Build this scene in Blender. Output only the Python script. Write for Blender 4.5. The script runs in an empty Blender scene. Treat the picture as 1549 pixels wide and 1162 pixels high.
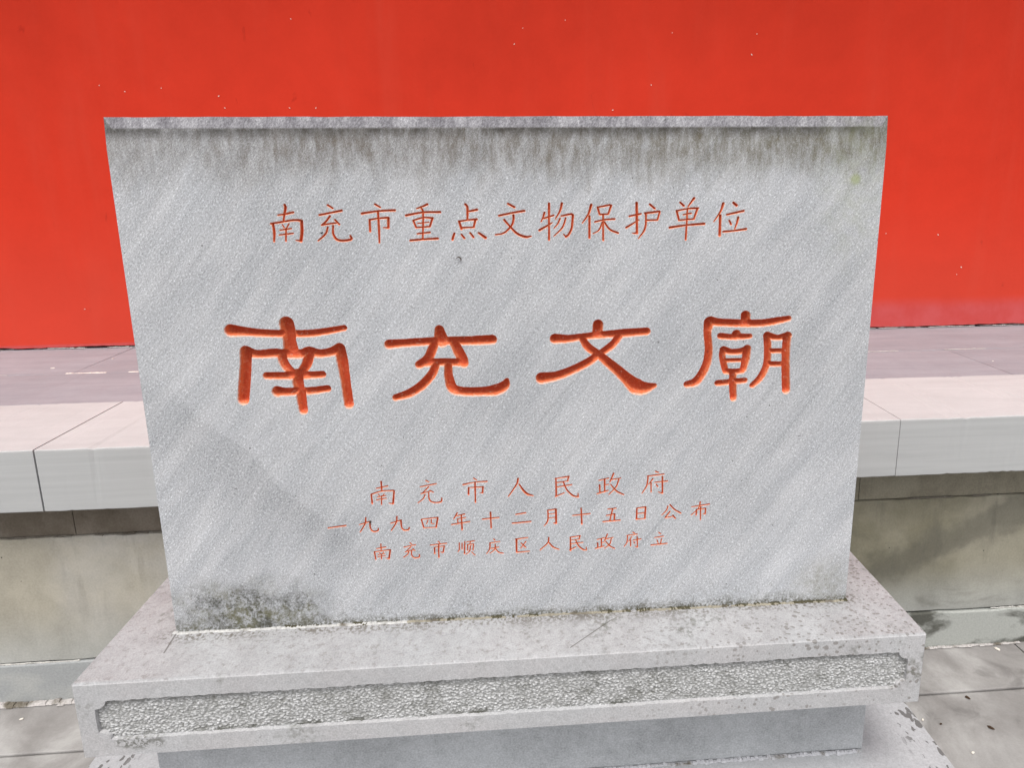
import bpy, bmesh, math, random
import numpy as np
from mathutils import Matrix, Vector
from mathutils.geometry import delaunay_2d_cdt

scene = bpy.context.scene
rng = random.Random(7)

# ------------------------------------------------------------------ camera
CAM_YAW, CAM_PITCH, CAM_ROLL = -0.0682, 0.19, -0.0086
def cam_axes():
    cy, sy, cp, sp = math.cos(CAM_YAW), math.sin(CAM_YAW), math.cos(CAM_PITCH), math.sin(CAM_PITCH)
    f = Vector((-sy * cp, cy * cp, -sp)); r = Vector((cy, sy, 0)); u = r.cross(f)
    c, s = math.cos(CAM_ROLL), math.sin(CAM_ROLL)
    return r * c + u * s, -r * s + u * c, f
cam = bpy.data.cameras.new('camera'); cam_o = bpy.data.objects.new('camera', cam)
scene.collection.objects.link(cam_o); scene.camera = cam_o
_r, _u, _f = cam_axes()
M = Matrix.Identity(4)
for i in range(3):
    M[i][0], M[i][1], M[i][2] = _r[i], _u[i], -_f[i]
M[0][3], M[1][3], M[2][3] = 0.0072, -1.0561, 0.8177
cam_o.matrix_world = M
cam.sensor_width = 36; cam.lens = 922 / 1549 * 36
cam.shift_x = -71.72 / 1549; cam.shift_y = -118.42 / 1549
cam.clip_start = 0.02; cam.clip_end = 500

# ------------------------------------------------------------------ light
SUN_EL, SUN_AZ = 66, 195          # degrees; azimuth measured from +Y towards +X
world = bpy.data.worlds.new('World'); scene.world = world; world.use_nodes = True
wt = world.node_tree; wt.nodes.clear()
sky = wt.nodes.new('ShaderNodeTexSky'); sky.sky_type = 'NISHITA'; sky.sun_disc = False
sky.sun_elevation = math.radians(SUN_EL); sky.sun_rotation = math.radians(SUN_AZ)
sky.dust_density = 4; sky.air_density = 1.0; sky.ozone_density = 1.0
hsv = wt.nodes.new('ShaderNodeHueSaturation'); hsv.inputs['Saturation'].default_value = 0.22
bg = wt.nodes.new('ShaderNodeBackground'); bg.inputs['Strength'].default_value = 0.15
wo = wt.nodes.new('ShaderNodeOutputWorld')
wt.links.new(sky.outputs[0], hsv.inputs['Color']); wt.links.new(hsv.outputs[0], bg.inputs['Color'])
wt.links.new(bg.outputs[0], wo.inputs['Surface'])
sun = bpy.data.lights.new('sun', 'SUN'); sun.energy = 1.45; sun.angle = math.radians(16); sun.color = (1.0, 0.975, 0.94)
sun_o = bpy.data.objects.new('sun', sun); scene.collection.objects.link(sun_o)
az, el = math.radians(SUN_AZ), math.radians(SUN_EL)
sd = Vector((math.sin(az) * math.cos(el), math.cos(az) * math.cos(el), math.sin(el)))
sun_o.rotation_euler = sd.to_track_quat('Z', 'Y').to_euler()
sun_o.location = (0, -3, 6)
scene.view_settings.view_transform = 'Standard'; scene.view_settings.look = 'None'
scene.view_settings.gamma = 1; scene.view_settings.use_curve_mapping = False
scene.view_settings.exposure = 0.3
scene.render.engine = 'CYCLES'

# ------------------------------------------------------------------ object helpers
def link(o, parent=None, label=None, cat=None, group=None, kind=None):
    scene.collection.objects.link(o)
    if parent is not None: o.parent = parent
    if label: o['label'] = label
    if cat: o['category'] = cat
    if group: o['group'] = group
    if kind: o['kind'] = kind
    return o
def empty(name, loc=(0, 0, 0), rz=0, **k):
    o = bpy.data.objects.new(name, None); o.location = loc; o.rotation_euler = (0, 0, rz)
    o.empty_display_size = 0.1
    return link(o, **k)
def mesh_obj(name, verts, faces, mat, parent=None, smooth=False, **k):
    me = bpy.data.meshes.new(name)
    me.from_pydata([tuple(map(float, v)) for v in verts], [], [tuple(map(int, f)) for f in faces]); me.update()
    if mat: me.materials.append(mat)
    if smooth: me.polygons.foreach_set('use_smooth', [True] * len(me.polygons))
    return link(bpy.data.objects.new(name, me), parent, **k)

def smooth_noise(n, step, amp, seed):
    """n samples of smooth random offsets, one knot every `step` samples"""
    r = np.random.RandomState(seed); k = r.uniform(-1, 1, int(n / step) + 4)
    t = np.arange(n) / step; i = t.astype(int); f = t - i; f = f * f * (3 - 2 * f)
    return amp * (k[i] * (1 - f) + k[i + 1] * f)

def long_stone(name, x0, x1, y0, y1, z0, z1, mat, parent, seed=0, r=0.005, seg=0.03, rough=0.0012, chips=0.0, **k):
    """a dressed stone running along X: rounded arrises that wander and are chipped"""
    prof = []
    for (cx, cy, a0) in ((y1 - r, z1 - r, 0), (y0 + r, z1 - r, 90), (y0 + r, z0 + r, 180), (y1 - r, z0 + r, 270)):
        for j in range(3):
            a = math.radians(a0 + 45 * j); prof.append([cx + r * math.cos(a), cy + r * math.sin(a)])
    prof = np.array(prof); m = len(prof)
    n = max(3, int((x1 - x0) / seg) + 1); xs = np.linspace(x0, x1, n)
    off = np.zeros((n, m, 2))
    for c in range(4):
        s = smooth_noise(n, 3.3, rough, seed * 31 + c) + smooth_noise(n, 14, rough * 1.4, seed * 17 + c + 5)
        rr = np.random.RandomState(seed * 7 + c)
        ch = np.where(rr.rand(n) < chips, rr.uniform(.2, 1, n) * (0.0045 if c == 1 else 0.0018), 0)
        sgn = [(-1, -1), (1, -1), (1, 1), (-1, 1)][c]
        for j in range(3):
            off[:, c * 3 + j, 0] += s * .6 + ch * sgn[0] * .6
            off[:, c * 3 + j, 1] += s + ch * sgn[1]
    V = []; F = []
    for i, x in enumerate(xs):
        for j in range(m):
            e = 0.002 if i in (0, n - 1) and True else 0
            V.append((x, prof[j, 0] + off[i, j, 0], prof[j, 1] + off[i, j, 1]))
    for i in range(n - 1):
        for j in range(m):
            a, b = i * m + j, i * m + (j + 1) % m
            F.append((a, b, b + m, a + m))
    F.append(tuple(range(m))[::-1]); F.append(tuple((n - 1) * m + j for j in range(m)))
    # winding: make outward
    V = np.array(V)
    me_f = [tuple(reversed(f)) for f in F]
    o = mesh_obj(name, V, me_f, mat, parent, **k)
    bm = bmesh.new(); bm.from_mesh(o.data); bmesh.ops.recalc_face_normals(bm, faces=bm.faces[:]); bm.to_mesh(o.data); bm.free()
    return o

# ------------------------------------------------------------------ shader helpers
class G:
    def __init__(s, name):
        s.m = bpy.data.materials.new(name); s.m.use_nodes = True; s.t = s.m.node_tree; s.t.nodes.clear()
        s.out = s.new('ShaderNodeOutputMaterial'); s.b = s.new('ShaderNodeBsdfPrincipled')
        s.t.links.new(s.b.outputs[0], s.out.inputs[0])
        s.b.inputs['Roughness'].default_value = 0.85; s.b.inputs['Specular IOR Level'].default_value = 0.25
        tc = s.new('ShaderNodeTexCoord'); s.P = tc.outputs['Object']
        sp = s.new('ShaderNodeSeparateXYZ'); s.L(s.P, sp.inputs[0]); s.x, s.y, s.z = sp.outputs
        oi = s.new('ShaderNodeObjectInfo'); s.rnd = oi.outputs['Random']
    def new(s, t): return s.t.nodes.new(t)
    def L(s, a, b):
        if isinstance(a, (int, float)): b.default_value = a
        elif isinstance(a, (tuple, list)): b.default_value = (tuple(a) + (1,))[:len(b.default_value)]
        else: s.t.links.new(a, b)
    def M(s, op, a, b=0.0, c=0.0, clamp=False):
        n = s.new('ShaderNodeMath'); n.operation = op; n.use_clamp = clamp
        s.L(a, n.inputs[0]); s.L(b, n.inputs[1]); s.L(c, n.inputs[2]); return n.outputs[0]
    def V(s, x, y, z=0.0):
        n = s.new('ShaderNodeCombineXYZ'); s.L(x, n.inputs[0]); s.L(y, n.inputs[1]); s.L(z, n.inputs[2]); return n.outputs[0]
    def noise(s, v, scale=1.0, detail=3, rough=0.55, dist=0.0):
        n = s.new('ShaderNodeTexNoise'); s.L(v, n.inputs['Vector']); s.L(scale, n.inputs['Scale'])
        n.inputs['Detail'].default_value = detail; n.inputs['Roughness'].default_value = rough; n.inputs['Distortion'].default_value = dist
        return n.outputs[0]
    def vor(s, v, scale=1.0, feature='F1'):
        n = s.new('ShaderNodeTexVoronoi'); n.feature = feature; s.L(v, n.inputs['Vector']); n.inputs['Scale'].default_value = scale
        return n.outputs['Distance']
    def ss(s, v, a, b, lo=0.0, hi=1.0):
        n = s.new('ShaderNodeMapRange'); n.interpolation_type = 'SMOOTHSTEP'
        s.L(v, n.inputs[0]); s.L(a, n.inputs[1]); s.L(b, n.inputs[2]); s.L(lo, n.inputs[3]); s.L(hi, n.inputs[4]); return n.outputs[0]
    def lin(s, v, a, b, lo, hi):
        n = s.new('ShaderNodeMapRange'); s.L(v, n.inputs[0]); s.L(a, n.inputs[1]); s.L(b, n.inputs[2]); s.L(lo, n.inputs[3]); s.L(hi, n.inputs[4]); return n.outputs[0]
    def mix(s, f, a, b, mode='MIX'):
        n = s.new('ShaderNodeMix'); n.data_type = 'RGBA'; n.blend_type = mode
        s.L(f, n.inputs[0]); s.L(a, n.inputs[6]); s.L(b, n.inputs[7]); return n.outputs[2]
    def mul(s, col, f):       # multiply a colour by a scalar socket
        n = s.new('ShaderNodeVectorMath'); n.operation = 'SCALE'; s.L(col, n.inputs[0]); s.L(f, n.inputs['Scale']); return n.outputs[0]
    def scl(s, v, sx, sy, sz):
        n = s.new('ShaderNodeVectorMath'); n.operation = 'MULTIPLY'; s.L(v, n.inputs[0]); n.inputs[1].default_value = (sx, sy, sz); return n.outputs[0]
    def add(s, v, w):
        n = s.new('ShaderNodeVectorMath'); n.operation = 'ADD'; s.L(v, n.inputs[0]); s.L(w, n.inputs[1]); return n.outputs[0]
    def uv(s, deg):
        """coordinates turned by deg in the XZ plane: (along, across)"""
        c, d = math.cos(math.radians(deg)), math.sin(math.radians(deg))
        u = s.M('ADD', s.M('MULTIPLY', s.x, c), s.M('MULTIPLY', s.z, d))
        v = s.M('ADD', s.M('MULTIPLY', s.x, -d), s.M('MULTIPLY', s.z, c))
        return u, v
    def bump(s, h, dist=0.001, strength=1.0):
        n = s.new('ShaderNodeBump'); n.inputs['Strength'].default_value = strength; n.inputs['Distance'].default_value = dist
        s.L(h, n.inputs['Height']); s.L(n.outputs[0], s.b.inputs['Normal'])
    def done(s, col, rough=None):
        s.L(col, s.b.inputs['Base Color'])
        if rough is not None: s.L(rough, s.b.inputs['Roughness'])
        return s.m

def mat_tablet():
    g = G('tablet_stone'); H = 0.936
    u, v = g.uv(52)
    wob = g.M('MULTIPLY', g.noise(g.P, 1.6, 1), 0.05)
    v2 = g.M('ADD', v, wob)
    s1 = g.noise(g.V(g.M('MULTIPLY', u, 4.2), g.M('MULTIPLY', v2, 22), g.M('MULTIPLY', g.y, 5)), 1, 3, .6)
    s2 = g.noise(g.V(g.M('MULTIPLY', u, 12), g.M('MULTIPLY', v2, 130), g.M('MULTIPLY', g.y, 20)), 1, 2, .6)
    big = g.noise(g.P, 3.1, 4, .6)
    gr = g.noise(g.V(g.M('MULTIPLY', u, 230), g.M('MULTIPLY', v, 420), g.M('MULTIPLY', g.y, 300)), 1, 2, .65)
    gr2 = g.noise(g.V(g.M('MULTIPLY', u, 520), g.M('MULTIPLY', v, 760), g.M('MULTIPLY', g.y, 600)), 1, 2, .6)
    k = g.M('ADD', 1.0, g.M('MULTIPLY', g.M('SUBTRACT', s1, .5), .40))
    k = g.M('ADD', k, g.M('MULTIPLY', g.M('SUBTRACT', s2, .5), .26))
    k = g.M('ADD', k, g.M('MULTIPLY', g.M('SUBTRACT', big, .5), .42))
    k = g.M('ADD', k, g.M('MULTIPLY', g.M('SUBTRACT', gr, .5), 1.35))
    k = g.M('ADD', k, g.M('MULTIPLY', g.M('SUBTRACT', gr2, .5), 1.5))
    k = g.M('ADD', k, g.ss(gr, .60, .70, 0, .28))
    k = g.M('SUBTRACT', k, g.ss(gr2, .31, .24, 0, .3))
    s3 = g.noise(g.V(g.M('MULTIPLY', u, 1.8), g.M('MULTIPLY', v2, 62), 7), 1, 2, .5)
    k = g.M('ADD', k, g.M('MULTIPLY', g.ss(s3, .55, .75, 0, .09), g.ss(big, .42, .6)))
    k = g.M('SUBTRACT', k, g.ss(s3, .42, .28, 0, .06))
    # a darker natural band that crosses the grain on the left
    ln = g.M('ADD', g.M('MULTIPLY', g.M('ADD', g.x, .44), .72), g.M('MULTIPLY', g.M('SUBTRACT', g.z, .30), .69))
    ln = g.M('ADD', ln, g.M('MULTIPLY', g.M('SUBTRACT', g.noise(g.P, 9, 3), .5), .05))
    bandm = g.M('MULTIPLY', g.ss(ln, .012, -.006), g.ss(ln, -.16, -.01))
    bandm = g.M('MULTIPLY', bandm, g.ss(g.M('ABSOLUTE', g.M('SUBTRACT', g.z, .31)), .22, .05))
    k = g.M('SUBTRACT', k, g.M('MULTIPLY', bandm, .14))
    base = g.mix(g.ss(s1, .3, .7), (.485, .497, .518), (.515, .52, .535))
    col = g.mul(base, k)
    # rain streaks under the top chamfer
    d = g.M('SUBTRACT', H - .018, g.z)
    vx = g.noise(g.V(g.M('MULTIPLY', g.x, 14), g.M('MULTIPLY', g.z, 5), 0), 1, 7, .72)
    vx2 = g.noise(g.V(g.M('MULTIPLY', g.M('ADD', g.x, g.M('MULTIPLY', g.noise(g.P, 30, 3), .015)), 75), g.M('MULTIPLY', g.z, 13), 4), 1, 6, .75)
    fine = g.noise(g.P, 55, 8, .78)
    length = g.lin(vx, .3, .7, .055, .15)
    f1 = g.ss(g.M('DIVIDE', d, length), 1.08, 0.30)
    f1 = g.M('MULTIPLY', f1, g.lin(vx2, .36, .60, .35, 1.05))
    f1 = g.M('MULTIPLY', f1, g.lin(fine, .38, .62, .68, 1.08))
    f1 = g.M('MULTIPLY', f1, g.lin(gr2, .35, .62, 1.12, .78))
    side = g.ss(g.x, -.62, -.25, .6, 1.0)
    f1 = g.M('MULTIPLY', f1, side)
    tint = g.mix(g.ss(g.x, -.2, .62), (.145, .122, .096), (.14, .125, .08))
    col = g.mix(g.M('MULTIPLY', f1, .90, clamp=True), col, g.mul(tint, g.lin(fine, .25, .75, .7, 1.25)))
    f0 = g.M('MULTIPLY', g.ss(d, .024, .0), g.ss(vx, .34, .56, .35, 1.0))
    col = g.mix(g.M('MULTIPLY', f0, g.lin(fine, .3, .65, .5, 1.0), clamp=True), col, (.055, .05, .043))
    # chamfer band: clean violet grey with dark drips
    band = g.ss(d, .001, -.003)
    bn = g.noise(g.V(g.M('MULTIPLY', g.x, 30), g.M('MULTIPLY', g.z, 10), 9), 1, 7, .8)
    bandc = g.mix(g.ss(bn, .36, .66), g.mix(g.ss(gr, .35, .65), (.15, .14, .155), (.27, .26, .28)), g.mul((.42, .41, .43), k))
    mit = g.M('SUBTRACT', g.M('SUBTRACT', .6505, g.M('ABSOLUTE', g.x)), g.M('MULTIPLY', g.M('SUBTRACT', H, g.z), .70))
    band = g.M('MULTIPLY', band, g.ss(mit, -.001, .001))
    col = g.mix(band, col, bandc)
    # yellow-green algae towards the upper right corner
    dx = g.M('SUBTRACT', g.x, .60); dz = g.M('SUBTRACT', g.z, .83)
    r2 = g.M('SQRT', g.M('ADD', g.M('MULTIPLY', dx, dx), g.M('MULTIPLY', g.M('MULTIPLY', dz, .45), g.M('MULTIPLY', dz, .45))))
    gf = g.M('MULTIPLY', g.ss(r2, .10, .0), g.lin(g.noise(g.P, 40, 3), .35, .65, 0.0, .30))
    col = g.mix(gf, col, (.33, .36, .20))
    r3 = g.M('SQRT', g.M('ADD', g.M('MULTIPLY', dx, dx), g.M('MULTIPLY', dz, dz)))
    col = g.mix(g.ss(r3, .014, .003, 0, .5), col, (.32, .38, .08))
    # dirt and moss creeping up from the joint at the foot
    n1 = g.noise(g.V(g.M('MULTIPLY', g.x, 9), g.M('MULTIPLY', g.z, 14), 3), 1, 4, .6)
    foot_h = g.lin(n1, .35, .7, .010, .040)
    ff = g.M('MULTIPLY', g.ss(g.M('DIVIDE', g.z, foot_h), 1.0, 0.1), g.ss(g.M('ADD', g.M('MULTIPLY', g.noise(g.P, 210, 4, .7), .6), g.M('MULTIPLY', fine, .4)), .42, .56))
    col = g.mix(g.M('MULTIPLY', ff, .85), col, (.10, .095, .062))
    ex = g.M('DIVIDE', g.M('ADD', g.x, .515), .13); ez = g.M('DIVIDE', g.M('SUBTRACT', g.z, .032), .062)
    er = g.M('SQRT', g.M('ADD', g.M('MULTIPLY', ex, ex), g.M('MULTIPLY', ez, ez)))
    er = g.M('ADD', er, g.M('MULTIPLY', g.M('SUBTRACT', g.noise(g.P, 16, 4, .65), .5), 1.6))
    pep = g.noise(g.P, 190, 5, .7)
    em = g.M('MULTIPLY', g.ss(er, 1.45, .15), g.M('ADD', g.M('MULTIPLY', g.ss(fine, .40, .58), .85), g.M('MULTIPLY', g.ss(pep, .48, .58), .55)))
    col = g.mix(g.M('MULTIPLY', g.M('MULTIPLY', g.ss(er, 1.7, .6), .45), 1.0), col, g.mul(col, .72))
    col = g.mix(g.M('MULTIPLY', em, 1.0, clamp=True), col, g.mix(g.ss(g.noise(g.P, 22, 3), .4, .6), (.07, .07, .055), (.15, .145, .09)))
    mist = g.M('MULTIPLY', g.ss(g.z, .09, .0), g.ss(g.M('ADD', g.M('MULTIPLY', pep, .5), g.M('MULTIPLY', fine, .6)), .56, .68))
    col = g.mix(g.M('MULTIPLY', mist, .6), col, (.12, .115, .09))
    ex = g.M('DIVIDE', g.M('SUBTRACT', g.x, .60), .07); ez = g.M('DIVIDE', g.M('SUBTRACT', g.z, .04), .07)
    er2 = g.M('SQRT', g.M('ADD', g.M('MULTIPLY', ex, ex), g.M('MULTIPLY', ez, ez)))
    col = g.mix(g.M('MULTIPLY', g.ss(er2, 1.2, .2), g.lin(fine, .35, .62, .0, .55), clamp=True), col, (.22, .21, .15))
    # black pepper flecks
    pe = g.noise(g.P, 95, 2, .5)
    pm = g.M('MULTIPLY', g.ss(pe, .735, .765), .75)
    col = g.mix(pm, col, (.07, .065, .06))
    hgt = g.M('ADD', g.M('MULTIPLY', gr, .6), g.M('MULTIPLY', gr2, .4))
    g.bump(hgt, .0015, .5)
    return g.done(col, .82)

def mat_grey(name, base=(.46, .46, .47), grain=.35, scale=300, spots=0.0, spot_col=(.14, .13, .12), spot_scale=70, spot_x=None,
             dirt=0.0, dirt_col=(.12, .12, .09), pink=0.0, streak=0, bump=.25, blot=.15, rough=.85):
    g = G(name)
    n1 = g.noise(g.P, scale, 2, .65); n2 = g.noise(g.P, scale * .25, 3, .6); n3 = g.noise(g.P, 4.0, 4, .6); n4 = g.noise(g.P, 22, 4, .6)
    k = g.M('ADD', 1.0, g.M('MULTIPLY', g.M('SUBTRACT', n1, .5), grain * 1.6))
    k = g.M('ADD', k, g.M('MULTIPLY', g.M('SUBTRACT', n2, .5), grain * .8))
    k = g.M('ADD', k, g.M('MULTIPLY', g.M('SUBTRACT', n3, .5), blot * 2))
    k = g.M('ADD', k, g.M('MULTIPLY', g.M('SUBTRACT', n4, .5), blot))
    k = g.M('ADD', k, g.M('MULTIPLY', g.M('SUBTRACT', g.rnd, .5), .06))
    if streak:
        st = g.noise(g.scl(g.P, 1.5, 8, 34), 1, 3, .6, .6)
        k = g.M('ADD', k, g.M('MULTIPLY', g.M('SUBTRACT', st, .5), streak))
    col = g.mul(base, k)
    if pink: col = g.mix(g.M('MULTIPLY', g.ss(g.noise(g.P, 7, 3), .35, .65), pink), col, g.mul((base[0] * 1.06, base[1] * .93, base[2] * .90), k))
    if spots:
        vv = g.add(g.scl(g.P, 1, 1.35, 1), g.scl(g.V(g.noise(g.P, 60, 2), g.noise(g.P, 55, 2), 0), .012, .012, 0))
        dv = g.vor(vv, spot_scale)
        sz = g.lin(g.noise(g.P, 20, 2), .3, .7, .08, .42)
        m = g.ss(g.M('SUBTRACT', dv, sz), .04, -.04)
        area = g.ss(g.noise(g.P, 5.5, 3, .6), .62 - spots * .35, .72 - spots * .25)
        if spot_x is not None: area = g.M('MULTIPLY', area, g.ss(g.x, spot_x[0], spot_x[1], spot_x[2], 1.0))
        col = g.mix(g.M('MULTIPLY', g.M('MULTIPLY', m, area), .62), col, spot_col)
    if dirt:
        dn = g.M('MULTIPLY', g.ss(g.noise(g.P, 9, 5, .65), .62 - dirt * .2, .8 - dirt * .2), g.ss(g.noise(g.P, 90, 3), .42, .58))
        col = g.mix(g.M('MULTIPLY', dn, .8), col, dirt_col)
    g.bump(g.M('ADD', n1, g.M('MULTIPLY', n2, 1.2)), .001, bump)
    return g, col, rough

def simple(name, col, rough=.8, var=.2, scale=60):
    g = G(name); n = g.noise(g.P, scale, 3)
    return g.done(g.mul(col, g.lin(n, .25, .75, 1 - var, 1 + var)), rough)

CRACKS = [(-.6445, -.046, -.6495, .004, .0022), (.088, -.0915, .173, -.0257, .0016)]
def mat_pedestal():
    g, col, r = mat_grey('pedestal_stone', (.475, .475, .48), .42, 330, spots=1.1, spot_col=(.19, .17, .15), spot_scale=84, spot_x=(-.1, .55, .0), pink=.15, blot=.16, dirt=.35)
    # grime along the foot of the tablet and on the arris
    fine = g.noise(g.P, 150, 3, .6)
    dd = g.M('ABSOLUTE', g.M('ADD', g.y, .006))
    near = g.M('MULTIPLY', g.ss(dd, .03, .0), g.ss(g.z, -.006, -.001))
    near = g.M('MULTIPLY', near, g.ss(g.M('ADD', fine, g.M('MULTIPLY', g.noise(g.P, 12, 3), .6)), .72, .95))
    near = g.M('MULTIPLY', near, g.ss(g.M('ABSOLUTE', g.x), .70, .65))
    col = g.mix(g.M('MULTIPLY', near, .8), col, (.12, .10, .07))
    # the weathered upper face is browner and duller than the dressed front
    topm = g.ss(g.z, -.004, -.001)
    wn = g.noise(g.P, 14, 6, .7)
    col = g.mix(g.M('MULTIPLY', topm, g.lin(wn, .35, .65, .35, .8)), col, g.mul(col, .66))
    col = g.mix(g.M('MULTIPLY', topm, g.ss(g.noise(g.P, 75, 7, .75), .52, .64, 0, .5)), col, (.20, .18, .165))
    for (ax_, ay_, bx_, by_, w_) in CRACKS:
        L2 = (bx_ - ax_) ** 2 + (by_ - ay_) ** 2
        px, py = g.M('SUBTRACT', g.x, ax_), g.M('SUBTRACT', g.y, ay_)
        t = g.M('DIVIDE', g.M('ADD', g.M('MULTIPLY', px, bx_ - ax_), g.M('MULTIPLY', py, by_ - ay_)), L2, clamp=True)
        ex_, ey_ = g.M('SUBTRACT', px, g.M('MULTIPLY', t, bx_ - ax_)), g.M('SUBTRACT', py, g.M('MULTIPLY', t, by_ - ay_))
        dl = g.M('SQRT', g.M('ADD', g.M('MULTIPLY', ex_, ex_), g.M('MULTIPLY', ey_, ey_)))
        col = g.mix(g.M('MULTIPLY', g.M('MULTIPLY', g.ss(dl, w_, w_ * .3), topm), .75), col, (.10, .09, .08))
    # dark specks gathered on the front frame
    sp = g.M('MULTIPLY', g.ss(g.noise(g.P, 120, 2), .66, .72), g.ss(g.noise(g.P, 8, 3), .55, .65))
    col = g.mix(g.M('MULTIPLY', sp, .7), col, (.12, .12, .10))
    ex = g.M('DIVIDE', g.M('ADD', g.x, .665), .05); ez = g.M('DIVIDE', g.M('ADD', g.z, .122), .014)
    er = g.M('ADD', g.M('SQRT', g.M('ADD', g.M('MULTIPLY', ex, ex), g.M('MULTIPLY', ez, ez))), g.M('MULTIPLY', g.M('SUBTRACT', g.noise(g.P, 60, 3), .5), 1.5))
    col = g.mix(g.M('MULTIPLY', g.ss(er, 1.2, .3), g.ss(fine, .42, .56, 0, .8)), col, (.12, .12, .10))
    return g.done(col, r)

def mat_panel():
    g = G('hammered_stone')
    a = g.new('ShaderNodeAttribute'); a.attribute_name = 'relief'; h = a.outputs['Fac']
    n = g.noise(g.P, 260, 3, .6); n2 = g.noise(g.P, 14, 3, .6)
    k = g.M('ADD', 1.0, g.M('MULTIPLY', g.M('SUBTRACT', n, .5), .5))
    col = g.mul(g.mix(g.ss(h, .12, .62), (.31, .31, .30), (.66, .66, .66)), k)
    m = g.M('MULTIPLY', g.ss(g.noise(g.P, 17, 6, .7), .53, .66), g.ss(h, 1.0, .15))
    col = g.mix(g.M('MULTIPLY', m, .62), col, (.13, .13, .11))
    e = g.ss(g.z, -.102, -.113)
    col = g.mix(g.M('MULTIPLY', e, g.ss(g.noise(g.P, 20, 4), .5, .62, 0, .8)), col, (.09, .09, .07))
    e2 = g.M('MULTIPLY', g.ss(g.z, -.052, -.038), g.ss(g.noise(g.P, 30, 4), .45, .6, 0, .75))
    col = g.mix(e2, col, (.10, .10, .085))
    g.bump(n, .001, .4)
    return g.done(col, .8)

def mat_paint():
    g = G('carved_red_paint')
    a = g.new('ShaderNodeAttribute'); a.attribute_name = 'groove'; d = a.outputs['Fac']
    n = g.noise(g.P, 140, 4, .65); n2 = g.noise(g.P, 420, 3, .6)
    dd = g.M('ADD', d, g.M('MULTIPLY', g.M('SUBTRACT', n, .5), .55))
    rim = g.mix(g.ss(n2, .4, .6), (.66, .54, .50), (.84, .48, .33))
    col = g.mix(g.ss(dd, .04, .34), rim, (.74, .165, .058))
    col = g.mix(g.ss(dd, .50, .98), col, (.50, .066, .020))  # pale lip and dark depth carry groove light and shade besides wear
    wear = g.M('MULTIPLY', g.ss(g.noise(g.P, 190, 5, .75), .50, .64), g.ss(d, 1.25, .5))
    col = g.mix(g.M('MULTIPLY', wear, .55), col, (.76, .36, .20))
    wear2 = g.ss(g.noise(g.P, 85, 6, .75), .60, .68)
    col = g.mix(g.M('MULTIPLY', wear2, .6), col, (.74, .56, .42))
    wear3 = g.ss(g.noise(g.P, 70, 6, .75), .40, .32)
    col = g.mix(g.M('MULTIPLY', wear3, .6), col, (.25, .04, .022))
    g.bump(g.M('ADD', n, n2), .002, .7)
    g.b.inputs['Specular IOR Level'].default_value = .35
    return g.done(col, .72)

def mat_red_wall():
    g = G('red_limewash'); Z0 = .119
    n1 = g.noise(g.P, 1.1, 4, .55); n2 = g.noise(g.P, 9, 4, .6); n3 = g.noise(g.P, 60, 3)
    k = g.M('ADD', 1.0, g.M('MULTIPLY', g.M('SUBTRACT', n1, .5), .45))
    k = g.M('ADD', k, g.M('MULTIPLY', g.M('SUBTRACT', n2, .5), .14))
    k = g.M('ADD', k, g.M('MULTIPLY', g.M('SUBTRACT', n3, .5), .06))
    col = g.mul((.665, .046, .023), k)
    scuff = g.M('MULTIPLY', g.ss(g.noise(g.scl(g.P, 1, 1, .45), 12, 5, .6, .8), .66, .74), .4)
    col = g.mix(scuff, col, (.36, .018, .012))
    st = g.ss(g.noise(g.scl(g.P, 5, 1, .6), 1, 5, .65), .5, .75)
    col = g.mix(g.M('MULTIPLY', st, .30), col, (.66, .075, .045))
    hd = g.M('SUBTRACT', g.z, 0.0)
    col = g.mix(g.ss(hd, .75, .05, 0, .38), col, (.68, .095, .062))  # paler lower wall: dust, plus terrace bounce light put into the colour
    # worn, dusty skirting where rain splashes from the terrace
    h = g.M('SUBTRACT', g.z, 0.0)
    hh = g.M('ADD', h, g.M('MULTIPLY', g.M('SUBTRACT', g.noise(g.scl(g.P, 1, 1, 3), 3, 4), .5), .02))
    reach = g.ss(g.x, -.8, 1.2, .022, .15)
    lo = g.ss(g.M('DIVIDE', hh, reach), 1.12, .55)
    col = g.mix(g.M('MULTIPLY', lo, .8), col, g.mix(g.ss(n2, .3, .7), (.58, .085, .082), (.60, .115, .118)))
    lo2 = g.M('MULTIPLY', g.ss(h, .022, .0), g.ss(g.noise(g.P, 30, 5, .7), .45, .6))
    col = g.mix(g.M('MULTIPLY', lo2, .4), col, (.50, .20, .20))
    g.bump(g.M('ADD', n2, g.M('MULTIPLY', n3, .5)), .004, .25)
    g.b.inputs['Specular IOR Level'].default_value = .04
    return g.done(col, .95)

def mat_terrace_top():
    g, col, r = mat_grey('terrace_paving', (.33, .325, .35), .10, 220, blot=.12, dirt=.0, pink=.15)
    st = g.noise(g.scl(g.P, 2, 14, 14), 1, 4, .6, .5)
    col = g.mul(col, g.lin(st, .3, .7, .90, 1.08))
    sc = g.M('MULTIPLY', g.ss(g.noise(g.scl(g.P, 3, 16, 1), 1, 4, .6), .66, .74), .5)
    col = g.mix(sc, col, (.24, .21, .22))
    return g.done(col, .75)

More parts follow.
